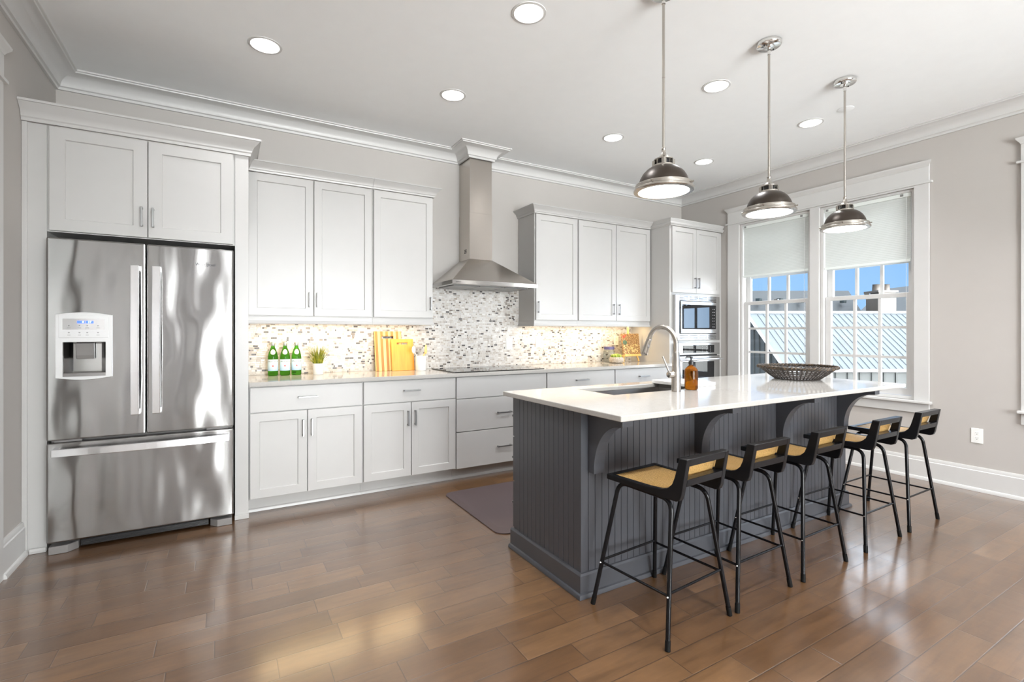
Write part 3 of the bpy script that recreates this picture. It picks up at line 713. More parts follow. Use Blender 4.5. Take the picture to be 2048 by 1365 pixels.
B().prism(o + [(hx1, FY - .0005), (hx1 - .03, FY - .0005)] + i_ + [(hx0 + .03, FY - .0005), (hx0, FY - .0005)], 'z', .555, .598).build('handle', 'handle_steel', D, .003)
# dispenser in the left door
dz0, dz1, dx0, dx1 = .982, 1.366, -.826, -.576
top = [(dx0 + (dx1 - dx0) * k / 12, dz1 - .012 + .014 * math.sin(PI * k / 12)) for k in range(13)]
bot = [(dx1 - (dx1 - dx0) * k / 12, dz0 + .012 - .014 * math.sin(PI * k / 12)) for k in range(13)]
hole = [(-.795, 1.012), (-.795, 1.196), (-.606, 1.196), (-.606, 1.012)]
b = B()
out_f = [b.v((x, FY - .012, z)) for x, z in top + bot]; out_b = [b.v((x, FY - .0005, z)) for x, z in top + bot]
m = len(out_f)
for k in range(m): b.face([out_f[k], out_f[(k + 1) % m], out_b[(k + 1) % m], out_b[k]])
hf = [b.v((x, FY - .012, z)) for x, z in hole]; hb = [b.v((x, FY + .01, z)) for x, z in hole]
for k in range(4): b.face([hf[k], hf[(k + 1) % 4], hb[(k + 1) % 4], hb[k]])
b.face(out_f[0:13] + [hf[2], hf[1]]); b.face([out_f[0], hf[1], hf[0], out_f[25]]); b.face([out_f[12], out_f[13], hf[3], hf[2]]); b.face([hf[3], hf[0]] + out_f[13:26][::-1])
b.build('dispenser_bezel', 'silver_plastic', L, .002)
b = B(); x0, x1, z0, z1 = -.7945, -.6065, 1.0125, 1.1955; ya, yb_ = FY + .004, FY + .064
q = [[b.v((x, y, z)) for x, z in ((x0, z0), (x1, z0), (x1, z1), (x0, z1))] for y in (ya,)][0]
g = [b.v((x, yb_, z)) for x, z in ((x0 + .03, z0 + .012), (x1 - .03, z0 + .012), (x1 - .03, z1 - .01), (x0 + .03, z1 - .01))]
for k in range(4): b.face([q[k], g[k], g[(k + 1) % 4], q[(k + 1) % 4]])
b.face(g); b.build('dispenser_recess', 'oven_steel', L, recalc=False)
b = B(); b.prism([(FY + .012, 1.19), (FY + .055, 1.19), (FY + .055, 1.10), (FY + .03, 1.098), (FY + .022, 1.12)], 'x', -.745, -.665)
b.build('dispenser_paddle', 'grey_plastic', L, .003)
B().prism([(-.795, FY + .05)] + [(-.795 + .189 * k / 10, FY - .013 - .008 * math.sin(PI * k / 10)) for k in range(11)] + [(-.606, FY + .05)], 'z', 1.0005, 1.0185).build('drip_tray', 'grey_plastic', L)
B().box(-.812, -.592, FY - .0145, FY - .0123, 1.222, 1.350).build('control_panel', 'silver_plastic', L, .001)
B().box(-.795, -.610, FY - .0155, FY - .0146, 1.268, 1.330).build('control_inset', 'handle_steel', L)
b = B()
for xa in (-.732, -.694): b.box(xa, xa + .034, FY - .0162, FY - .0156, 1.304, 1.318)
b.build('display', 'display_blue', L)
fz = lambda cx, cz, y: (lambda x, yy: (cx + x, y, cz + yy))
b = B(); b.text('0', .016, fz(-.706, 1.311, FY - .0166)); b.text('37', .016, fz(-.677, 1.311, FY - .0166)); b.build('display_digits', 'display_white', L)
b = B()
for xa in (-.768, -.722, -.688, -.640):
    b.box(xa - .008, xa + .008, FY - .0159, FY - .0156, 1.276, 1.279); b.box(xa - .003, xa + .003, FY - .0159, FY - .0156, 1.289, 1.293)
    b.box(xa - .007, xa + .007, FY - .0149, FY - .0146, 1.236, 1.239); b.box(xa - .004, xa + .004, FY - .0149, FY - .0146, 1.248, 1.254)
b.build('button_marks', 'print_grey', L)
b = B(); b.text('Whirlpool', .026, fz(-.113, 1.683, FY - .0012))
ring = [(-.113 + .020 * math.cos(a), FY - .0012, 1.683 + .013 * math.sin(a)) for a in [R(200 + 300 * k / 20) for k in range(21)]]
b.tube(ring, .0007, 6); b.build('logo', 'print_black', Rr)
for x in (FX0 + .03, FX1 - .15): B().box(x, x + .12, FY + .02, FY + .07, .6275, .6385).build('hinge', 'grey_plastic', t)
b = B(); b.box(FX0 + .14, FX1 - .14, FY + .05, FY + .07, .012, .0445)
for k in range(4): b.box(FX0 + .14, FX1 - .14, FY + .046, FY + .0505, .014 + k * .008, .018 + k * .008)
b.build('toe_grille', 'black_plastic', t)
for x0, x1, xa in ((FX0 + .008, FX0 + .13, 1), (FX1 - .13, FX1 - .008, -1)):
    p = [(x0, FY + .004), (x1 - .04, FY + .004), (x1, FY + .05), (x1, FY + .09), (x0, FY + .09)] if xa == 1 else [(x1, FY + .004), (x0 + .04, FY + .004), (x0, FY + .05), (x0, FY + .09), (x1, FY + .09)]
    B().prism(p, 'z', .0005, .044).build('foot', 'grey_plastic', t, .003)

# ------------------------------------------------------------------ range hood and cooktop
t = thing('range_hood', 'stainless chimney range hood above the cooktop', 'range hood', (2.125, 4.2, 1.67))
HX0, HX1, HY0 = 1.685, 2.565, 3.90; g = .0008
B().box(HX0, HX1, HY0, YB - .011, 1.675, 1.712).build('control_band', 'oven_steel', t, .002)
b = B(); a = [b.v(p) for p in ((HX0 + .004, HY0 + .004, 1.7125), (HX1 - .004, HY0 + .004, 1.7125), (HX1 - .004, YB - .001, 1.7125), (HX0 + .004, YB - .001, 1.7125))]
c = [b.v(p) for p in ((CX0, CY, 1.942), (CX1, CY, 1.942), (CX1, YB - .001, 1.942), (CX0, YB - .001, 1.942))]
for k in range(4): b.face([a[k], a[(k + 1) % 4], c[(k + 1) % 4], c[k]])
b.face(a[::-1]); b.face(c); b.build('canopy', 'hood_steel', t)
B().box(CX0 - .002 + .004, CX1 - .002, CY + .002, YB - .001, 1.9425, 2.38).build('chimney_cover', 'hood_steel', t, .001)
B().box(CX0 + .005, CX1 - .005, CY + .005, YB - .001, 2.3805, 2.999).build('chimney_cover', 'hood_steel', t, .001)
b = B()
for k in range(3): b.box(CX0 + .0012, CX0 + .0018, 4.22, 4.27, 2.005 + k * .014, 2.012 + k * .014)
b.build('vent_slots', 'dark_void', t)
for k in range(3):
    xa = HX0 + .05 + k * .262
    B().box(xa, xa + .25, HY0 + .09, YB - .06, 1.668, 1.6745).build('grease_filter', 'handle_metal', t, .002)
b = B()
for k in range(4): b.tube([(2.42 + k * .022, HY0 - .003, 1.694), (2.42 + k * .022, HY0 - .0005, 1.694)], .006, 12)
b.build('buttons', 'chrome', t, smooth=True)
b = B()
for k, w_ in enumerate((.006, .003, .004, .003, .004, .003)): b.box(1.722 + k * .008, 1.722 + k * .008 + w_, HY0 - .0008, HY0 - .0003, 1.690, 1.697)
b.build('maker_mark', 'print_black', t)
t = thing('cooktop', 'black glass electric cooktop set in the back counter', 'cooktop', (2.11, 4.04, CT))
B().box(1.655, 2.562, 3.785, 4.312, CT + .0005, CT + .007).build('glass_surface', 'black_glass', t, .0015)
b = B()
for (x, y, r) in ((1.85, 3.92, .10), (1.85, 4.18, .08), (2.12, 4.06, .12), (2.38, 3.92, .09), (2.38, 4.18, .075)):
    b.tube([(x + r * math.cos(2 * PI * k / 40), y + r * math.sin(2 * PI * k / 40), CT + .0072) for k in range(40)], .0006, 4, closed=True)
b.build('burner_rings', 'print_grey', t)

# ------------------------------------------------------------------ under-cabinet lights
for x0, x1, lab in ((.22, .99, 'slim warm light bar under the wall cabinet beside the refrigerator'), (1.09, 1.50, 'slim warm light bar under the wall cabinet left of the hood'),
                    (2.72, 3.13, 'slim warm light bar under the wall cabinet right of the hood'), (3.24, 4.15, 'slim warm light bar under the wall cabinet beside the tall oven cabinet')):
    t = thing('under_cabinet_light', lab, 'light', ((x0 + x1) / 2, 4.2, 1.355), 'under-cabinet light bars')
    B().box(x0, x1, 4.19, 4.23, 1.358, 1.372).build('housing', 'outlet_plastic', t, .002)
    B().box(x0 + .01, x1 - .01, 4.195, 4.225, 1.355, 1.3575).build('lens', 'strip_lens', t)
    lamp('strip_lamp', 'AREA', (0, 0, -.004), (0, 0, 0), K_UNDER * 10 * (x1 - x0), (1., .74, .40), t, shape='RECTANGLE', size=x1 - x0, size_y=.03)

# ------------------------------------------------------------------ outlets
def outlet(label, c, face, group='electrical outlets', rot=False, two=True):
    t = thing('outlet', label, 'outlet', c, group)
    hw, hh = .036, .058
    def bx(b, u0, u1, d0, d1, z0, z1):
        if face == '-y': b.box(c[0] + u0, c[0] + u1, c[1] - d1, c[1] - d0, c[2] + z0, c[2] + z1)
        else: b.box(c[0] - d1, c[0] - d0, c[1] + u0, c[1] + u1, c[2] + z0, c[2] + z1)
    b = B(); bx(b, -hw, hw, .0005, .006, -hh, hh); b.build('cover_plate', 'outlet_plastic', t, .002)
    b = B()
    for z in (-.02, .02):
        bx(b, -.016, .016, .006, .0075, z - .014, z + .014)
    b.build('socket', 'outlet_plastic', t, .003)
    b = B()
    for z in (-.02, .02):
        for u in (-.006, .006): bx(b, u - .001, u + .001, .0076, .0079, z, z + .008)
        bx(b, -.0025, .0025, .0076, .0079, z - .009, z - .005)
    b.build('slots', 'dark_void', t)
outlet('white duplex outlet on the right wall near the baseboard', (XR, 1.484, .435), '-x')
for x, z, lab in ((.478, 1.14, 'white outlet on the tile behind the green bottles'), (2.528, 1.135, 'white outlet on the tile above the right end of the cooktop'),
               (2.89, 1.15, 'white outlet on the tile under the wall cabinet right of the hood'), (3.99, 1.16, 'white outlet on the tile left of the small easel')):
    outlet(lab, (x, YB - .0105, z), '-y')

# ------------------------------------------------------------------ things on the back counter
def bottle(label):
    t = thing('water_bottle', label, 'bottle', (0, 0, 0), 'green mineral water bottles')
    pr = [(0, 0.004), (.030, 0), (.0355, .003), (.037, .010), (.037, .135), (.0355, .155), (.029, .185), (.0205, .208), (.0150, .222), (.0135, .235), (.0135, .247), (0, .247)]
    B().lathe(pr, seg=36).build('glass_body', 'green_glass', t, smooth=True, angle=60)
    B().lathe([(.0142, .234), (.0158, .236), (.0158, .262), (.0145, .264), (0, .264)], seg=24).build('cap', 'cap_metal', t, smooth=True)
    B().lathe([(.0373, .040), (.0376, .041), (.0376, .128), (.0373, .129)], seg=36).build('label_band', 'bottle_label', t, smooth=True)
    def wrap(r, cz): return lambda x, y: (r * math.sin(x / r), -r * math.cos(x / r), cz + y)
    b = B(); b.text('S.PELLEGRINO', .0135, wrap(.0379, .112)); b.build('lettering', 'print_black', t)
    b = B(); f = wrap(.0380, .078); c0 = b.v(f(0, 0)); st = [b.v(f((.009 if k % 2 == 0 else .0045) * math.sin(PI * k / 5), (.009 if k % 2 == 0 else .0045) * math.cos(PI * k / 5))) for k in range(10)]
    for k in range(10): b.face([c0, st[k], st[(k + 1) % 10]])
    b.build('star', 'label_red', t)
    b = B(); n = 14; ri = []
    for k in range(n + 1):
        z = .166 + .042 * k / n; rr = .0009 + (.0355 - .0065 * (z - .155) / .03 if z < .185 else .029 - .0085 * (z - .185) / .023); hw = math.sqrt(max(0, 1 - ((z - .187) / .021) ** 2)) * .62
        ri.append([b.v((rr * math.sin(hw * u), -rr * math.cos(hw * u), z)) for u in (-1, -.6, -.2, .2, .6, 1)])
    for a, c in zip(ri[:-1], ri[1:]):
        for k in range(5): b.face([a[k], a[k + 1], c[k + 1], c[k]])
    b.build('neck_label', 'label_cream', t, smooth=True)
    return t
q = bottle('green glass mineral water bottle nearest the refrigerator, leftmost of three')
q.location = (.318, 4.262, CT + .0005); q.rotation_euler.z = R(-4)
dup(q, (.404, 4.255, CT + .0005), R(-6), 'green glass mineral water bottle standing in the middle of three')
dup(q, (.488, 4.262, CT + .0005), R(-3), 'green glass mineral water bottle beside the potted grass, rightmost of three')

t = thing('potted_grass', 'small white pot of yellow-green grass between the bottles and cutting boards', 'plant', (.645, 4.21, CT + .0005))
B().lathe([(0, 0), (.036, 0), (.0375, .002), (.044, .088), (.044, .09), (.040, .09), (.038, .075), (0, .075)], (.645, 4.21, CT + .0005), 36).build('pot', 'white_ceramic', t, smooth=True)
B().lathe([(.0385, .0755), (.02, .079), (0, .08)], (.645, 4.21, CT), 24).build('soil', 'soil', t)
b = B()
for k in range(150):
    a = random.uniform(0, 2 * PI); r0 = .034 * math.sqrt(random.random()); lean = random.uniform(.0, .112) * (r0 / .034 * .7 + .3); h = random.uniform(.10, .185) - lean * .4
    bx, by = .645 + r0 * math.cos(a), 4.21 + r0 * math.sin(a); w = random.uniform(.0022, .0036); a2 = a + random.uniform(-.5, .5); pw = random.uniform(0, PI)
    prev = None
    for s in range(6):
        f = s / 5; x = bx + math.cos(a2) * lean * f ** 2; y = by + math.sin(a2) * lean * f ** 2; z = CT + .077 + h * f; ww = w * (1 - f ** 2 * .95)
        cur = [b.v((x - math.cos(pw) * ww, y - math.sin(pw) * ww, z)), b.v((x + math.cos(pw) * ww, y + math.sin(pw) * ww, z))]
        if prev: b.face([prev[0], prev[1], cur[1], cur[0]])
        prev = cur
o = b.build('grass_blades', 'grass_blade', t); o['kind'] = 'stuff'

def board(name, label, m, x0, x1, zt, th, yb, yt, sl):
    """cutting board leaning back: foot at yb, top touching the tile at yt, slot hole sl=(x0,x1,z0,z1)"""
    h = zt - CT; ang = math.atan2(yt - yb, h)
    b = B(); b.grid([x0, sl[0], sl[1], x1], [0, sl[2], sl[3], h / math.cos(ang)], {(1, 1)}, 'xz', 0, th)
    bmesh.ops.translate(b.bm, verts=b.bm.verts[:], vec=(-(x0 + x1) / 2, 0, 0))
    o = b.build(name, m, bevel=.003); o.location = ((x0 + x1) / 2, yb, CT + .001 + 0.0); o.rotation_euler = (-ang, 0, 0)
    return tag(o, label, 'cutting board')
board('cutting_board', 'large striped bamboo cutting board leaning on the tile', 'striped_board', 1.134, 1.379, 1.262, .016, 4.300, 4.364, (1.20, 1.305, .290, .312))
board('cutting_board', 'small plain orange-brown cutting board leaning in front of the striped one', 'board_wood', 1.268, 1.474, 1.192, .014, 4.262, 4.312, (1.322, 1.420, .235, .252))
t = thing('utensil_crock', 'white ceramic utensil crock beside the cutting boards', 'crock', (1.508, 4.20, CT + .0005))
B().lathe([(0, 0), (.046, 0), (.048, .002), (.048, .128), (.046, .130), (.044, .128), (.044, .008), (0, .008)], (1.508, 4.2, CT + .0005), 36).build('crock_body', 'white_ceramic', t, smooth=True, angle=50)
def spoon(name, label, m, p0, p1, w):
    b = B(); p0, p1 = Vector(p0), Vector(p1); d = p1 - p0
    b.tube([p0, p0 + d * .72], .0045, 8); b.ball(p0 + d * .86, .03, 12, (w, .35, 1.15))
    tag(b.build(name, m, smooth=True), label, 'utensil', 'utensils in the white crock')
spoon('spatula', 'white spatula leaning left in the utensil crock', 'white_ceramic', (1.530, 4.205, CT + .013), (1.428, 4.20, CT + .215), .6)
spoon('wooden_spoon', 'pale wooden spoon leaning right in the utensil crock', 'spoon_wood', (1.487, 4.19, CT + .011), (1.562, 4.19, CT + .205), .45)
spoon('wooden_spoon', 'second pale wooden spoon behind the first in the utensil crock', 'spoon_wood', (1.497, 4.215, CT + .011), (1.575, 4.222, CT + .228), .38)

# easel with cookbook, jar, succulent
t = thing('tabletop_easel', 'small light wood easel holding a cookbook near the tall oven cabinet', 'easel', (4.04, 4.2, CT))
EX = 4.04
for s in (-1, 1):
    B().tube([(EX + s * .118, 4.182, CT + .006), (EX + s * .075, 4.228, CT + .20)], .010, 8).build('leg', 'easel_wood', t)
B().tube([(EX, 4.33, CT + .006), (EX, 4.245, CT + .25)], .009, 8).build('leg', 'easel_wood', t)
B().box(EX - .012, EX + .012, 4.232, 4.242, CT + .09, CT + .405).build('mast', 'easel_wood', t, .002)
B().box(EX - .135, EX + .135, 4.158, 4.205, CT + .066, CT + .082).build('ledge', 'easel_wood', t, .002)
B().box(EX - .125, EX + .125, 4.150, 4.158, CT + .070, CT + .094).build('ledge_lip', 'easel_wood', t, .002)
b = thing('cookbook', 'cookbook with a food photograph on its cover standing on the easel', 'book', (EX, 4.178, CT + .083))
def tiltbook(o): o.rotation_euler = (R(-8), 0, 0)
x0, x1, zt = EX - .135, EX + .132, CT + .083 + .245
B().box(x0, x1, 4.166, 4.180, CT + .083, zt).build('cover', 'food_photo', b, .001)
bb = B()
rng = random.Random(3)
for k in range(46):
    x, z = x0 + .02 + rng.random() * .21, CT + .1 + rng.random() * .10; a = rng.random() * PI
    bb.tube([(x - .012 * math.cos(a), 4.1655, z - .012 * math.sin(a)), (x + .012 * math.cos(a), 4.1655, z + .012 * math.sin(a))], .0032, 5)
bb.build('printed_noodles', 'spoon_wood', b)['kind'] = 'stuff'
bb = B(); bb.ball((x0 + .028, 4.1655, zt - .035), .018, 10, (1, .06, 1)); bb.ball((x0 + .055, 4.1655, zt - .022), .012, 10, (1, .06, 1)); bb.build('printed_tomato', 'tomato', b)
bb = B(); bb.ball((x0 + .04, 4.1655, zt - .10), .034, 10, (1, .04, .8)); bb.build('printed_leaves', 'herb_green', b)
tiltbook(b)
t = thing('glass_jar', 'clear glass jar with a dark violet lid behind the succulent', 'jar', (3.80, 4.29, CT + .0005))
B().lathe([(0, 0), (.062, 0), (.066, .004), (.066, .125), (.058, .140), (.056, .145), (.0545, .143), (.063, .12), (.063, .006), (0, .006)], (3.80, 4.29, CT + .0005), 36).build('jar_body', 'jar_glass', t, smooth=True)
B().lathe([(.0575, .1455), (.060, .147), (.060, .176), (.058, .178), (0, .178)], (3.80, 4.29, CT + .0005), 36).build('lid', 'lid_paint', t, smooth=True)
t = thing('potted_succulent', 'small round grey concrete pot with a yellow-green succulent near the easel', 'plant', (3.765, 4.13, CT + .0005))
pp = [(0, 0), (.055, 0), (.072, .008), (.080, .030), (.077, .052), (.068, .066), (.062, .066), (.060, .058), (0, .056)]
b = B().lathe(pp, (3.765, 4.13, CT + .0005), 48)
for vv in b.bm.verts:
    a = math.atan2(vv.co.y - 4.13, vv.co.x - 3.765); k = 1 + .025 * math.cos(24 * a); vv.co.x = 3.765 + (vv.co.x - 3.765) * k; vv.co.y = 4.13 + (vv.co.y - 4.13) * k
b.build('pot', 'concrete', t, smooth=True)
b = B()
for k in range(26):
    a = k * 2.4; rr = .012 + .0018 * k; b.ball((3.765 + rr * math.cos(a), 4.13 + rr * math.sin(a), CT + .075 + .014 * (1 - k / 26)), .014, 8, (1, .8, 1.3))
b.build('leaves', 'succulent_leaf', t, smooth=True)

# ------------------------------------------------------------------ island
IX0, IX1, IY0, IY1, IZ = 1.45, 3.86, 1.834, 2.476, .8805
t = thing('kitchen_island', 'dark charcoal kitchen island with beadboard sides and curved corbels', 'island', (2.65, 2.15, 0))
B().box(IX0 + .012, IX1 - .012, IY0 + .012, IY1 - .022, .001, .62).build('core', 'island_paint', t)
b = B().grid([IX0 + .0125, 1.80, 2.60, IX1 - .0125], [IY0 + .0125, 2.0, 2.42, IY1 - .0225], {(1, 1)}, 'xy', .6205, IZ); b.build('core', 'island_paint', t)
def bead(u0, u1, d, p=.0415, gw=.0035, gd=.005, corner=.035):
    pts = [(u0, d)]; u = u0 + corner
    while u < u1 - corner + .002:
        pts += [(u - gw, 0), (u, gd), (u + gw, 0), (u + gw + .002, .0015)]; u += p
    out = [(a, b_) for a, b_ in pts]
    return out, u1
def bead_panel(u0, u1):
    """cross section list (u, depth from the front face), back to back"""
    pts = [(u0, .0115), (u0, 0)]; u = u0 + .045
    while u < u1 - .03:
        pts += [(u - .003, 0), (u, .005), (u + .003, 0)]; u += .0418
    return pts + [(u1, 0), (u1, .0115)]
B().prism([(x, IY0 + d) for x, d in bead_panel(IX0, IX1)], 'z', .10, IZ).build('beadboard_panel', 'island_paint', t)
B().prism([(IX0 + d, y) for y, d in bead_panel(IY0 + .012, IY1 - .0225)], 'z', .10, IZ).build('beadboard_panel', 'island_paint', t)
B().prism([(IX1 - d, y) for y, d in bead_panel(IY0 + .012, IY1 - .0225)], 'z', .10, IZ).build('beadboard_panel', 'island_paint', t)
ibp = [(.0, .001), (.030, .001), (.030, .010), (.025, .020), (.016, .023), (.016, .103), (.010, .112), (.0, .112)]
B().sweep([(IX0, IY1 - .003), (IX0, IY0), (IX1, IY0), (IX1, IY1 - .003)], ibp).build('baseboard', 'island_paint', t, smooth=True, angle=30)
b = B(); w = (IX1 - IX0) / 4
for k in range(4):
    xa = IX0 + k * w + .004
    for z0, z1 in ((.115, .38), (.386, .64), (.646, .87)):
        d = B().box(xa, xa + w - .008, IY1 - .0215, IY1, z0, z1).build('drawer', 'island_paint', t, .002)
        xk = xa + (.012 if k == 0 else w / 2)
        hb = B(); hb.box(xk, xk + .12, IY1 + .024, IY1 + .033, (z0 + z1) / 2 - .005, (z0 + z1) / 2 + .005)
        for xx in (xk + .01, xk + .11): hb.box(xx - .005, xx + .005, IY1 + .0005, IY1 + .0239, (z0 + z1) / 2 - .005, (z0 + z1) / 2 + .005)
        hb.build('handle', 'handle_metal', d)
for x in (1.492, 2.248, 3.010, 3.742):
    yo, yi, zt, zb = 1.585, IY0 - .0005, IZ, .585
    pl = [(yi, zt), (yo, zt), (yo, zt - .018), (yo + .012, zt - .018), (yo + .012, zt - .046)]
    pl += [(yo + .028 + (.175) * math.sin(R(6 * k)), zb + .02 + (zt - .048 - zb - .02) * math.cos(R(6 * k))) for k in range(16)]
    pl += [(yo + .203, zb), (yi, zb)]
    B().prism(pl, 'x', x, x + .062).build('corbel', 'island_paint', t, .0015)
# island top with sink cut-out
SX0, SX1, SY0, SY1 = 1.845, 2.545, 2.045, 2.375
tag(B().grid([1.400, SX0, SX1, 3.962], [1.508, SY0, SY1, 2.500], {(1, 1)}, 'xy', .8812, .907).build('island_countertop', 'quartz', bevel=.004, seg=3), 'white quartz slab on the dark island', 'countertop')
t = thing('sink', 'undermount stainless sink in the island slab', 'sink', (2.195, 2.21, .68))
b = B()
o4 = [b.v(p) for p in ((SX0 - .02, SY0 - .02, .8808), (SX1 + .02, SY0 - .02, .8808), (SX1 + .02, SY1 + .02, .8808), (SX0 - .02, SY1 + .02, .8808))]
i4 = [b.v(p) for p in ((SX0 + .003, SY0 + .003, .8808), (SX1 - .003, SY0 + .003, .8808), (SX1 - .003, SY1 - .003, .8808), (SX0 + .003, SY1 - .003, .8808))]
b4 = [b.v(p) for p in ((SX0 + .012, SY0 + .012, .690), (SX1 - .012, SY0 + .012, .690), (SX1 - .012, SY1 - .012, .690), (SX0 + .012, SY1 - .012, .690))]
for k in range(4):
    k2 = (k + 1) % 4; b.face([o4[k], o4[k2], i4[k2], i4[k]]); b.face([i4[k], i4[k2], b4[k2], b4[k]])
b.face(b4)
b.build('basin', 'sink_steel', t, recalc=False)
B().lathe([(.045, .691), (.04, .694), (.012, .692), (0, .692)], (2.2, 2.22, 0), 24).build('drain', 'chrome', t, smooth=True)
tag(B().box(2.50, 2.745, 2.075, 2.395, .9075, .930).build('sink_cutting_board', 'white_ceramic', bevel=.003), 'white cutting board bridging the right end of the island sink', 'cutting board')

# faucet
t = thing('faucet', 'tall brushed nickel gooseneck faucet on the island', 'faucet', (2.272, 1.985, .9075)); fx, fy, f0 = 2.272, 1.985, .9075
B().lathe([(0, 0), (.027, 0), (.027, .075), (.0265, .08), (.0195, .225), (.0165, .232), (0, .232)], (fx, fy, f0), 32).build('body', 'nickel', t, smooth=True, angle=50)
rr = .108; pts = [(fx, fy, f0 + .232), (fx, fy, f0 + .262)] + [(fx, fy + rr - rr * math.cos(R(a)), f0 + .270 + rr * math.sin(R(a))) for a in range(0, 166, 8)]
B().tube(pts, .0145, 16).build('spout', 'nickel', t, smooth=True)
e = Vector(pts[-1]); dirv = (Vector(pts[-1]) - Vector(pts[-2])).normalized()
s = B().tube([e, e + dirv * .004, e + dirv * .012, e + dirv * .085, e + dirv * .105, e + dirv * .108], [.0145, .0165, .0165, .021, .0235, .021], 20).build('spray_head', 'nickel', t, smooth=True, angle=50)
B().ball(e + dirv * .05 + Vector((-.006, -.018, 0)), .01, 10, (.7, .5, 1.6)).build('spray_button', 'grey_plastic', s, smooth=True)
hp = Vector((fx - .026, fy + .004, f0 + .100))
h = B().tube([hp + Vector((.02, 0, 0)), hp + Vector((-.03, 0, 0)), hp + Vector((-.033, 0, 0))], [.0195, .0195, .016], 20).build('valve', 'nickel', t, smooth=True, angle=50)
B().tube([hp + Vector((-.022, .004, .014)), hp + Vector((-.048, .03, .105))], [.0065, .0055], 12).build('lever', 'nickel', h, smooth=True)

# soap bottle
t = thing('soap_bottle', 'amber glass soap bottle with black pump beside the faucet', 'bottle', (2.42, 2.0, .9075)); c = (2.42, 2.0, .9075)
B().lathe([(0, .003), (.030, 0), (.037, .003), (.039, .010), (.039, .112), (.036, .124), (.024, .138), (.0145, .146), (.013, .150), (.013, .162), (0, .162)], c, 40).build('glass_body', 'amber_glass', t, smooth=True, angle=60)
p = B().lathe([(.0135, .150), (.0165, .151), (.0165, .170), (.012, .172), (.0055, .174), (.0055, .190), (.010, .191), (.010, .199), (0, .2)], c, 24).build('pump', 'black_plastic', t, smooth=True)
B().tube([(c[0], c[1], c[2] + .196), (c[0] - .028, c[1] + .012, c[2] + .196), (c[0] - .034, c[1] + .014, c[2] + .190)], .0042, 8).build('nozzle', 'black_plastic', p, smooth=True)

# woven bowl
t = thing('woven_bowl', 'wide dark wicker bowl on the far end of the island', 'bowl', (3.66, 2.07, .9075)); c = Vector((3.66, 2.07, .9075))
b = B(); NR = 48
for k in range(NR):
    a = 2 * PI * k / NR
    for da in (-.02, .02):
        b.tube([c + Vector((r * math.cos(a + da * sgn), r * math.sin(a + da * sgn), z)) for r, z, sgn in ((.150, .006, -1), (.185, .032, 0), (.220, .060, 1), (.250, .086, 0))], .0034, 6)
b.build('ribs', 'wicker', t, smooth=True)
b = B()
for r, z in ((.166, .018), (.184, .031), (.202, .0455), (.220, .060), (.238, .076)):
    for ph in (0, 1): b.tube([c + Vector(((r + .003 * math.cos(k * PI + ph * PI)) * math.cos(2 * PI * k / 48), (r + .003 * math.cos(k * PI + ph * PI)) * math.sin(2 * PI * k / 48), z + ph * .003)) for k in range(48)], .0026, 5, closed=True)
b.build('weave_bands', 'wicker', t, smooth=True)
b = B()
for ph in range(3):
    b.tube([c + Vector(((.256 + .008 * math.cos(k * 1.05 + ph * 2.094)) * math.cos(2 * PI * k / 120), (.256 + .008 * math.cos(k * 1.05 + ph * 2.094)) * math.sin(2 * PI * k / 120), .090 + .007 * math.sin(k * 1.05 + ph * 2.094))) for k in range(120)], .006, 6, closed=True)
b.build('braided_rim', 'wicker_rim', t, smooth=True)
B().lathe([(0, .002), (.148, .001), (.150, .004), (.148, .008), (0, .008)], c, 48).build('base', 'wicker', t, smooth=True)

# floor mat
pts = []
for cx, cy, a0 in ((2.62, 3.46, 0), (1.53, 3.46, 90), (1.53, 2.71, 180), (2.62, 2.71, 270)): pts += arc(cx, cy, .08, a0, a0 + 90, 8)
b = B(); n = len(pts); cxm, cym = 2.075, 3.085
def ins(d): return [(x - d * (1 if x > cxm else -1), y - d * (1 if y > cym else -1)) for x, y in pts]
rings = [[b.v((x, y, z)) for x, y in ins(d)] for d, z in ((0, .0005), (0, .006), (.035, .017), (.045, .018))]
for a, c in zip(rings[:-1], rings[1:]):
    for k in range(n): b.face([a[k], a[(k + 1) % n], c[(k + 1) % n], c[k]])
b.face(rings[0][::-1]); b.face(rings[-1])
tag(b.build('floor_mat', 'mat_vinyl', smooth=True, angle=50), 'dark plum anti-fatigue mat on the floor between island and counter', 'mat')

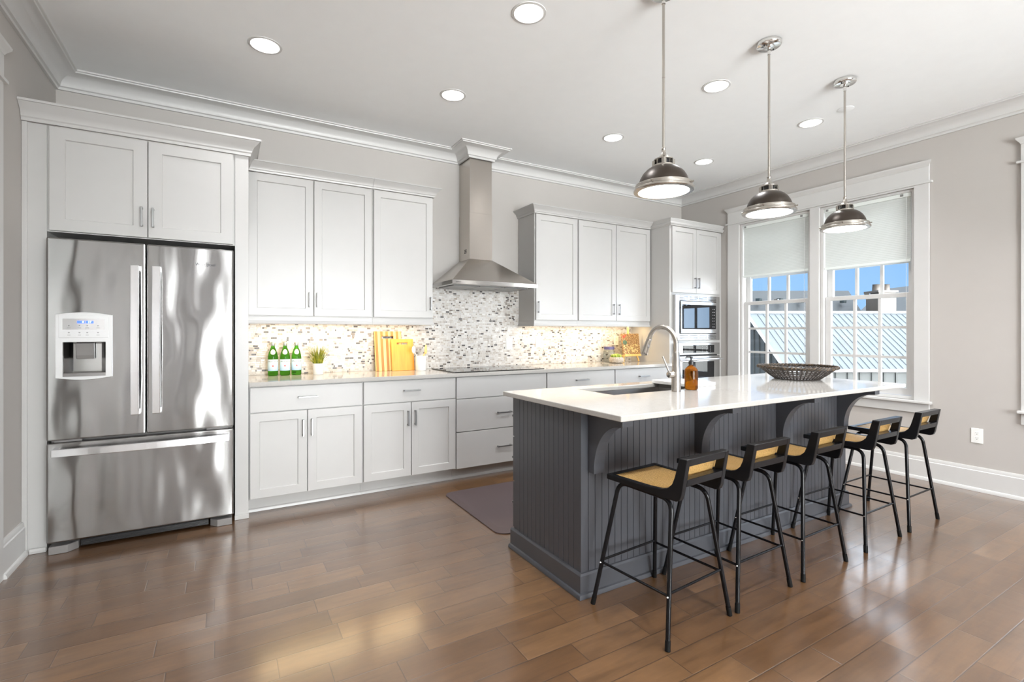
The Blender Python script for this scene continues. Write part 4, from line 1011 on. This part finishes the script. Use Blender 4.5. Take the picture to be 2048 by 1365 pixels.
# ------------------------------------------------------------------ bar stools
def make_stool(label):
    t = thing('bar_stool', label, 'stool', (0, 0, 0), 'cane bar stools along the island')
    SD, zt = 'seat_frame', .602
    fw, bw = .168, .148; yf, yb = .165, -.225
    hw = lambda y: bw + (fw - bw) * (y - yb) / (yf - yb)
    prof = [(yf, .602), (-.06, .600), (-.12, .603), (-.155, .614), (-.178, .636), (-.190, .665), (-.212, .748), (-.248, .748), (-.222, .600), (-.214, .578), (-.196, .570), (yf, .578)]
    for s in (-1, 1):
        b = B()
        A = [b.v((s * hw(y), y, z)) for y, z in prof]; C = [b.v((s * (hw(y) - .026), y, z)) for y, z in prof]; n = len(prof)
        for k in range(n): b.face([A[k], A[(k + 1) % n], C[(k + 1) % n], C[k]])
        b.face(A); b.face(C[::-1])
        b.build('side_frame', 'black_wood', t, .003)
    B().box(-fw + .0265, fw - .0265, .137, .1645, .578, .6015).build('seat_rail', 'black_wood', t, .002)
    w = bw - .0265
    B().prism([(-.2035, .717), (-.2115, .7475), (-.2475, .7475), (-.2415, .717)], 'x', -w, w).build('back_rail', 'black_wood', t, .002); B().prism([(-.192, .632), (-.198, .662), (-.2325, .662), (-.2275, .632)], 'x', -w, w).build('back_rail', 'black_wood', t, .002)
    # cane: seat sheet that curls up into the backrest
    path = [(.137 - .0137 * k, .5985) for k in range(15)] + [(-.070, .599), (-.10, .601), (-.128, .606), (-.150, .616), (-.166, .631), (-.177, .650), (-.186, .675), (-.194, .700), (-.2025, .722)]
    b = B(); rows = []
    for y, z in path:
        h = hw(y) - .0268; rows.append([b.v((h * u, y, z)) for u in (-1, -.5, 0, .5, 1)])
    for a, c in zip(rows[:-1], rows[1:]):
        for k in range(4): b.face([a[k], a[k + 1], c[k + 1], c[k]])
    o = b.build('cane_panel', 'cane', t, smooth=True, label='tan woven cane seat')
    so = o.modifiers.new('thick', 'SOLIDIFY'); so.thickness = .002; so.offset = -1
    for s in (-1, 1):
        ft, bt = Vector((s * .128, .125, .5675)), Vector((s * .120, -.155, .560)); ff, bf = Vector((s * .215, .203, .012)), Vector((s * .213, -.207, .012))
        def bend(a, c, d, r=.05, n=7):
            u, w = (a - c).normalized(), (d - c).normalized(); p0, p1 = c + u * r, c + w * r
            return [((1 - k / n) ** 2) * p0 + 2 * (1 - k / n) * (k / n) * c + ((k / n) ** 2) * p1 for k in range(n + 1)]
        pts = [ff] + bend(ff, ft, bt) + bend(ft, bt, bf) + [bf]
        lg = B().tube(pts, .0098, 12).build('leg_frame', 'black_metal', t, smooth=True)
        for e, a in ((ff, ft), (bf, bt)):
            d = (a - e).normalized(); B().tube([e - d * .011, e + d * .028], .0112, 12).build('rubber_foot', 'rubber', lg, smooth=True)
            p = e + (a - e) * ((.196 - e.z) / (a.z - e.z)); B().ball(p + Vector((s * .0095, 0, 0)), .0042, 8).build('screw', 'chrome', lg, smooth=True)
    def on(s, front, z):
        e, a = (Vector((s * .215, .203, .012)), Vector((s * .128, .125, .5675))) if front else (Vector((s * .213, -.207, .012)), Vector((s * .120, -.155, .560)))
        return e + (a - e) * ((z - e.z) / (a.z - e.z))
    def rung(p, q):
        d = (q - p).normalized(); B().tube([p + d * .0095, q - d * .0095], .0055, 10).build('stretcher', 'black_metal', t, smooth=True)
    rung(on(-1, True, .196), on(-1, False, .196)); rung(on(1, True, .196), on(1, False, .196))
    rung(on(-1, False, .206), on(1, False, .206)); rung(on(-1, True, .206), on(1, True, .206))
    return t
st = make_stool('black and cane bar stool nearest the camera, at the near corner of the island')
st.location = (1.692, 1.572, 0); st.rotation_euler.z = R(4.5)
for (x, y, a, lab) in ((2.178, 1.59, 1.5, 'black and cane bar stool, second from the camera along the island'), (2.708, 1.592, 1.0, 'black and cane bar stool in the middle of the row of five'),
                       (3.350, 1.595, .5, 'black and cane bar stool, fourth from the camera along the island'), (3.905, 1.598, .5, 'black and cane bar stool farthest along the island, below the window')):
    dup(st, (x, y, 0), R(a), lab)

# ------------------------------------------------------------------ pendants
def make_pendant(label):
    t = thing('pendant_lamp', label, 'pendant lamp', (0, 0, ZC), 'bronze dome pendants over the island')
    Z = ZC
    can = B().lathe([(0, -.0005), (.066, -.0005), (.068, -.003), (.068, -.022), (.064, -.026), (0, -.026)], (0, 0, 0), 40).build('canopy', 'chrome', t, smooth=True, angle=50, world=True)
    b = B().lathe([(0, -.0265), (.030, -.027), (.028, -.034), (.010, -.036), (.010, -.075), (0, -.076)], (0, 0, 0), 24); b.build('swivel', 'chrome', can, smooth=True, angle=50, world=True)
    b = B()
    for s in (-1, 1): b.tube([(s * .045, 0, -.0265), (s * .045, 0, -.034)], .004, 8)
    b.build('screws', 'dark_void', can, world=True)
    B().tube([(0, 0, -.076), (0, 0, -.45), (0, 0, -.81)], .0068, 12).tube([(0, 0, -.449), (0, 0, -.451)], .0078, 12).build('stem', 'nickel', t, smooth=True, world=True)
    B().lathe([(0, -.808), (.010, -.808), (.012, -.812), (.010, -.816), (.010, -.826), (.014, -.842), (.024, -.855), (.034, -.862), (.048, -.867), (.048, -.872), (0, -.872)], (0, 0, 0), 32).build('finial', 'nickel', t, smooth=True, angle=50, world=True)
    b = B(); b.lathe([(.040, -.898), (.052, -.898), (.053, -.906), (.040, -.906)], (0, 0, 0), 32, closed=True)
    for k in range(4):
        a = R(45 + 90 * k); cx, cy = .044 * math.cos(a), .044 * math.sin(a); b.box(cx - .008, cx + .008, cy - .008, cy + .008, -.899, -.871)
    b.build('vent_cage', 'nickel', t, world=True)
    B().lathe([(0, -.8725), (.030, -.8725), (.030, -.905), (0, -.905)], (0, 0, 0), 24).build('socket', 'black_plastic', t, smooth=True, angle=50, world=True)
    outer = [(.056, -.9065), (.068, -.911), (.086, -.923), (.103, -.941), (.116, -.964), (.123, -.985), (.126, -1.003)]
    sh = B().lathe(outer + [(r - .003, z) for r, z in outer[::-1]], (0, 0, 0), 56, closed=True).build('dome', 'bronze', t, smooth=True, angle=60, world=True)
    B().lathe([(.1265, -.996), (.140, -.997), (.141, -1.000), (.141, -1.014), (.147, -1.017), (.149, -1.022), (.149, -1.028), (.146, -1.032), (.126, -1.033), (.125, -1.010)], (0, 0, 0), 64, closed=True).build('rim', 'nickel', t, smooth=True, angle=35, world=True)
    b = B()
    for k in range(4):
        a = R(20 + 90 * k); b.tube([(.139 * math.cos(a), .139 * math.sin(a), -1.006), (.153 * math.cos(a), .153 * math.sin(a), -1.006)], .0042, 10)
    b.build('rim_screws', 'nickel', t, smooth=True, world=True)
    B().lathe([(0, -1.038), (.06, -1.037), (.10, -1.034), (.1245, -1.030), (.1245, -1.024), (0, -1.024)], (0, 0, 0), 48).build('lens', 'lamp_lens', t, smooth=True, angle=60, world=True)
    return t
pd = make_pendant('bronze dome pendant nearest the camera, hanging over the faucet end of the island')
PX = ((1.924, 'x'), (2.822, 'bronze dome pendant in the middle of the three over the island'), (3.700, 'bronze dome pendant farthest from the camera, in front of the right window shade'))
pd.location = (PX[0][0], 1.762, ZC)
for x, lab in PX[1:]: dup(pd, (x, 1.762, ZC), 0, lab)
for x, _ in PX:
    lamp('pendant_bulb', 'AREA', (x, 1.762, ZC - 1.042), (0, 0, 0), K_PEND, (1., .96, .90), None, shape='DISK', size=.22)

# ------------------------------------------------------------------ recessed lights
def make_can(label):
    t = thing('recessed_light', label, 'ceiling light', (0, 0, ZC), 'round recessed ceiling lights')
    B().lathe([(.078, -.0015), (.080, -.006), (.094, -.004), (.096, -.0005), (.078, -.0005)], (0, 0, 0), 48, closed=True).build('trim_ring', 'trim_paint', t, smooth=True, world=True)
    B().lathe([(0, -.005), (.07, -.0045), (.0775, -.002), (.0775, -.0008), (0, -.0008)], (0, 0, 0), 48).build('lens', 'lamp_lens', t, smooth=True, world=True)
    return t
CANS = [(.205, 3.326, 'round recessed ceiling light nearest the refrigerator, leftmost in the photo'), (1.441, 3.326, 'round recessed ceiling light left of the hood chimney'),
        (2.994, 3.326, 'round recessed ceiling light just right of the hood chimney'), (4.216, 3.326, 'round recessed ceiling light in front of the tall oven cabinet'),
        (1.429, 2.263, 'large round recessed ceiling light at the top edge left of the nearest pendant'), (3.0, 2.263, 'round recessed ceiling light between the nearest and middle pendants'),
        (4.205, 2.263, 'round recessed ceiling light between the middle and farthest pendants')]
HID = [(.2, 2.263), (.2, .3), (1.43, .3), (3.0, .3), (4.2, .3), (.2, -1.8), (1.43, -1.8), (3.0, -1.8), (4.2, -1.8)]  # unseen lights added out of view, most boosted below for bounce fill
c0 = make_can(CANS[0][2]); c0.location = (CANS[0][0], CANS[0][1], ZC)
for x, y, lab in CANS[1:]: dup(c0, (x, y, ZC), 0, lab)
for k, (x, y) in enumerate(HID): dup(c0, (x, y, ZC), 0, 'round recessed ceiling light added unseen to fill the room behind the camera')
for x, y in [c[:2] for c in CANS] + HID:
    lamp('can_lamp', 'AREA', (x, y, ZC - .008), (0, 0, 0), K_CAN * (.45 if y > 3 else 1. if y > 2 else 1.7), (.985, .985, 1.), None, shape='DISK', size=.15, spread=R(115))
tag(B().lathe([(0, -.0005), (.054, -.0005), (.056, -.001), (.056, -.0025), (.053, -.0035), (0, -.0035)], (4.18, 1.985, ZC), 40).build('sprinkler_cover', 'ceiling_paint', smooth=True, angle=50), 'flat white round cover plate on the ceiling behind the farthest pendant rod', 'ceiling cover')

# ------------------------------------------------------------------ outside, seen through the right-hand windows
FWD = Vector((.50466, .86332)); LAT = Vector((.86332, -.50466))
def W(lat, dep, z): p = FWD * dep + LAT * lat; return Vector((p.x, p.y, z))
def house(name, label, cat, lat, dep):
    p = W(lat, dep, -3.2); o = thing(name, label, cat, p); return o
t = house('neighbor_house', 'grey board and batten house with pale standing seam metal roof outside the window', 'house', 9.5, 12)
rl0, rl1, dr, de, zr, ze = 6.75, 17., 14.0, 12.05, 1.80, .36
sl = Vector((0, de - dr, ze - zr)).normalized(); th = .06
def roofpt(l, f, off=0.): return W(l, dr + (de - dr) * f, zr + (ze - zr) * f + off)
b = B()
q = [[b.v(roofpt(l, f, o)) for l, f in ((rl0, 0), (rl1, 0), (rl1, 1), (rl0, 1))] for o in (0, -.08)]
b.face(q[0]); b.face(q[1][::-1])
for k in range(4): b.face([q[0][k], q[0][(k + 1) % 4], q[1][(k + 1) % 4], q[1][k]])
q = [[b.v(W(l, d, z + o)) for l, d, z in ((rl0, dr, zr), (rl1, dr, zr), (rl1, 2 * dr - de, ze), (rl0, 2 * dr - de, ze))] for o in (0, -.08)]
b.face(q[0][::-1]); b.face(q[1])
for k in range(4): b.face([q[0][k], q[0][(k + 1) % 4], q[1][(k + 1) % 4], q[1][k]])
rf = b.build('roof', 'metal_roof', t)
b = B(); l = rl0 + .25
while l < rl1:
    p0, p1 = roofpt(l, .02, .006), roofpt(l, 1, .006); b.tube([p0, p1], .010, 4); l += .165
b.build('standing_seams', 'roof_seam', rf)
b = B(); p = [W(rl0 - .02, dr, zr + .03), W(rl1, dr, zr + .03)]; b.tube(p, .04, 6); b.build('ridge_cap', 'outside_white', rf)
b = B(); b.tube([roofpt(rl0 - .02, 0, -.02), roofpt(rl0 - .02, 1, -.02)], .05, 4); b.tube([roofpt(rl0, 1, -.05), roofpt(rl1, 1, -.05)], .035, 4); b.build('fascia', 'outside_white', t)
b = B(); gl = rl0 + .12; wd0, wd1 = de + .12, 2 * dr - de - .12
v5 = [(wd0, -3.2), (wd0, ze - .1), (dr, zr - .12), (wd1, ze - .1), (wd1, -3.2)]
A = [b.v(W(gl, d, z)) for d, z in v5]; C = [b.v(W(rl1 - .2, d, z)) for d, z in v5]
for k in range(5): b.face([A[k], A[(k + 1) % 5], C[(k + 1) % 5], C[k]])
b.face(A); b.face(C[::-1]); wl = b.build('walls', 'siding', t)
b = B(); d = wd0 + .2
while d < wd1:
    zt_ = (ze + (zr - ze) * (1 - abs(d - dr) / (dr - de))) - .14; b.tube([W(gl - .015, d, -3.2), W(gl - .015, d, zt_)], .022, 4); d += .3
l = rl0 + .4
while l < rl1: b.tube([W(l, wd0 - .015, -3.2), W(l, wd0 - .015, ze - .1)], .022, 4); l += .3
b.build('battens', 'siding', wl)
for l0 in (7.4, 8.7, 10.2, 12.2):
    fr = B()
    for (a0, a1, z0, z1) in ((l0, l0 + .9, -1.4, -.05),):
        qv = [fr.v(W(l_, dd, z_)) for dd in (wd0 - .06, wd0 - .005) for l_, z_ in ((a0, z0), (a1, z0), (a1, z1), (a0, z1))]
        fr.face(qv[:4]); fr.face(qv[4:][::-1])
        for k in range(4): fr.face([qv[k], qv[(k + 1) % 4], qv[4 + (k + 1) % 4], qv[4 + k]])
    f = fr.build('window', 'outside_white', t)
    pn = B(); qv = [pn.v(W(l_, wd0 - .066, z_)) for l_, z_ in ((l0 + .1, -1.3), (l0 + .8, -1.3), (l0 + .8, -.15), (l0 + .1, -.15))]; pn.face(qv); pn.build('pane', 'dark_window', f)
# dark roofed house behind
t = house('shingled_house', 'house with a dark grey shingle roof behind the metal roofed house', 'house', 13, 24)
def far(l, d, z): return W(l, d, z)
b = B()
rd, z_r, z_e = 24., 1.25 + 84 / 978.5 * 24, .6
ridge = [far(8.0, rd, z_r), far((1697 - 1024) / 978.5 * 24, rd, z_r)]
e1 = (1752 - 1024) / 978.5 * 22
base = [far(7.2, 21.5, z_e), far(e1, 21.5, z_e), far(e1, 26.5, z_e), far(7.2, 26.5, z_e)]
rv = [b.v(p) for p in ridge]; bv = [b.v(p) for p in base]
b.face([bv[0], bv[1], rv[1], rv[0]]); b.face([bv[1], bv[2], rv[1]]); b.face([bv[2], bv[3], rv[0], rv[1]]); b.face([bv[3], bv[0], rv[0]]); b.face(bv[::-1])
rf = b.build('roof', 'shingle', t)
b = B()
for k in range(5):
    p = far(11.7 + 1.0 * k, 23.2, z_r - .55); b.box(p.x - .1, p.x + .1, p.y - .1, p.y + .1, p.z - .1, p.z + .12)
b.build('roof_vents', 'dark_window', rf)
b = B(); qv = [[b.v(far(l, d, z)) for l, d in ((7.6, 21.9), (e1 - .4, 21.9), (e1 - .4, 26.1), (7.6, 26.1))] for z in (-3.2, z_e)]
for k in range(4): b.face([qv[0][k], qv[0][(k + 1) % 4], qv[1][(k + 1) % 4], qv[1][k]])
b.build('walls', 'siding', t)
t = house('brick_chimney', 'tan brick chimney with two clay pots beyond the metal roof', 'chimney', 16.8, 22)
cl = (1775 - 1024) / 978.5 * 22; ch = 17.5 / 978.5 * 22
def lbox(b, l0, l1, d0, d1, z0, z1):
    qv = [b.v(W(l, d, z)) for z in (z0, z1) for d in (d0, d1) for l in (l0, l1)]
    for f in ((0, 2, 3, 1), (4, 5, 7, 6), (0, 1, 5, 4), (2, 6, 7, 3), (0, 4, 6, 2), (1, 3, 7, 5)): b.face([qv[i] for i in f])
zc = 1.25 + (666 - 585) / 978.5 * 22
b = B(); lbox(b, cl - ch, cl + ch, 22, 22.8, -3.2, zc); b.build('stack', 'brick', t)
b = B(); lbox(b, cl - ch - .06, cl + ch + .06, 21.94, 22.86, zc, zc + .09); b.build('cap', 'brick', t)
for dl in (-.2, .22):
    p = W(cl + dl, 22.4, zc + .09); B().lathe([(0, 0), (.17, 0), (.15, .28), (.17, .3), (0, .3)], p, 16).build('chimney_pot', 'brick', t, smooth=True, angle=50)
t = house('gabled_house', 'house with a dark gable roof at the right edge of the window', 'house', 19, 23)
b = B(); g0, g1 = (1800 - 1024) / 978.5 * 23, (1800 - 1024) / 978.5 * 23 + 6
pk = (g0 + g1) / 2; zl = .9; zp = zl + (pk - g0) * .95
f5 = [[b.v(W(l, d, z)) for l, z in ((g0, zl), (pk, zp), (g1, zl))] for d in (23, 28)]
b.face(f5[0]); b.face(f5[1][::-1])
for k in range(3): b.face([f5[0][k], f5[0][(k + 1) % 3], f5[1][(k + 1) % 3], f5[1][k]])
b.build('roof', 'shingle', t)
b = B(); lbox(b, g0 + .3, g1 - .3, 23.2, 27.8, -3.2, zl - .01); b.build('walls', 'siding', t)
struct(B().box(XR + .4, 60, -30, 60, -3.35, -3.2).build('ground', 'outside_white'))
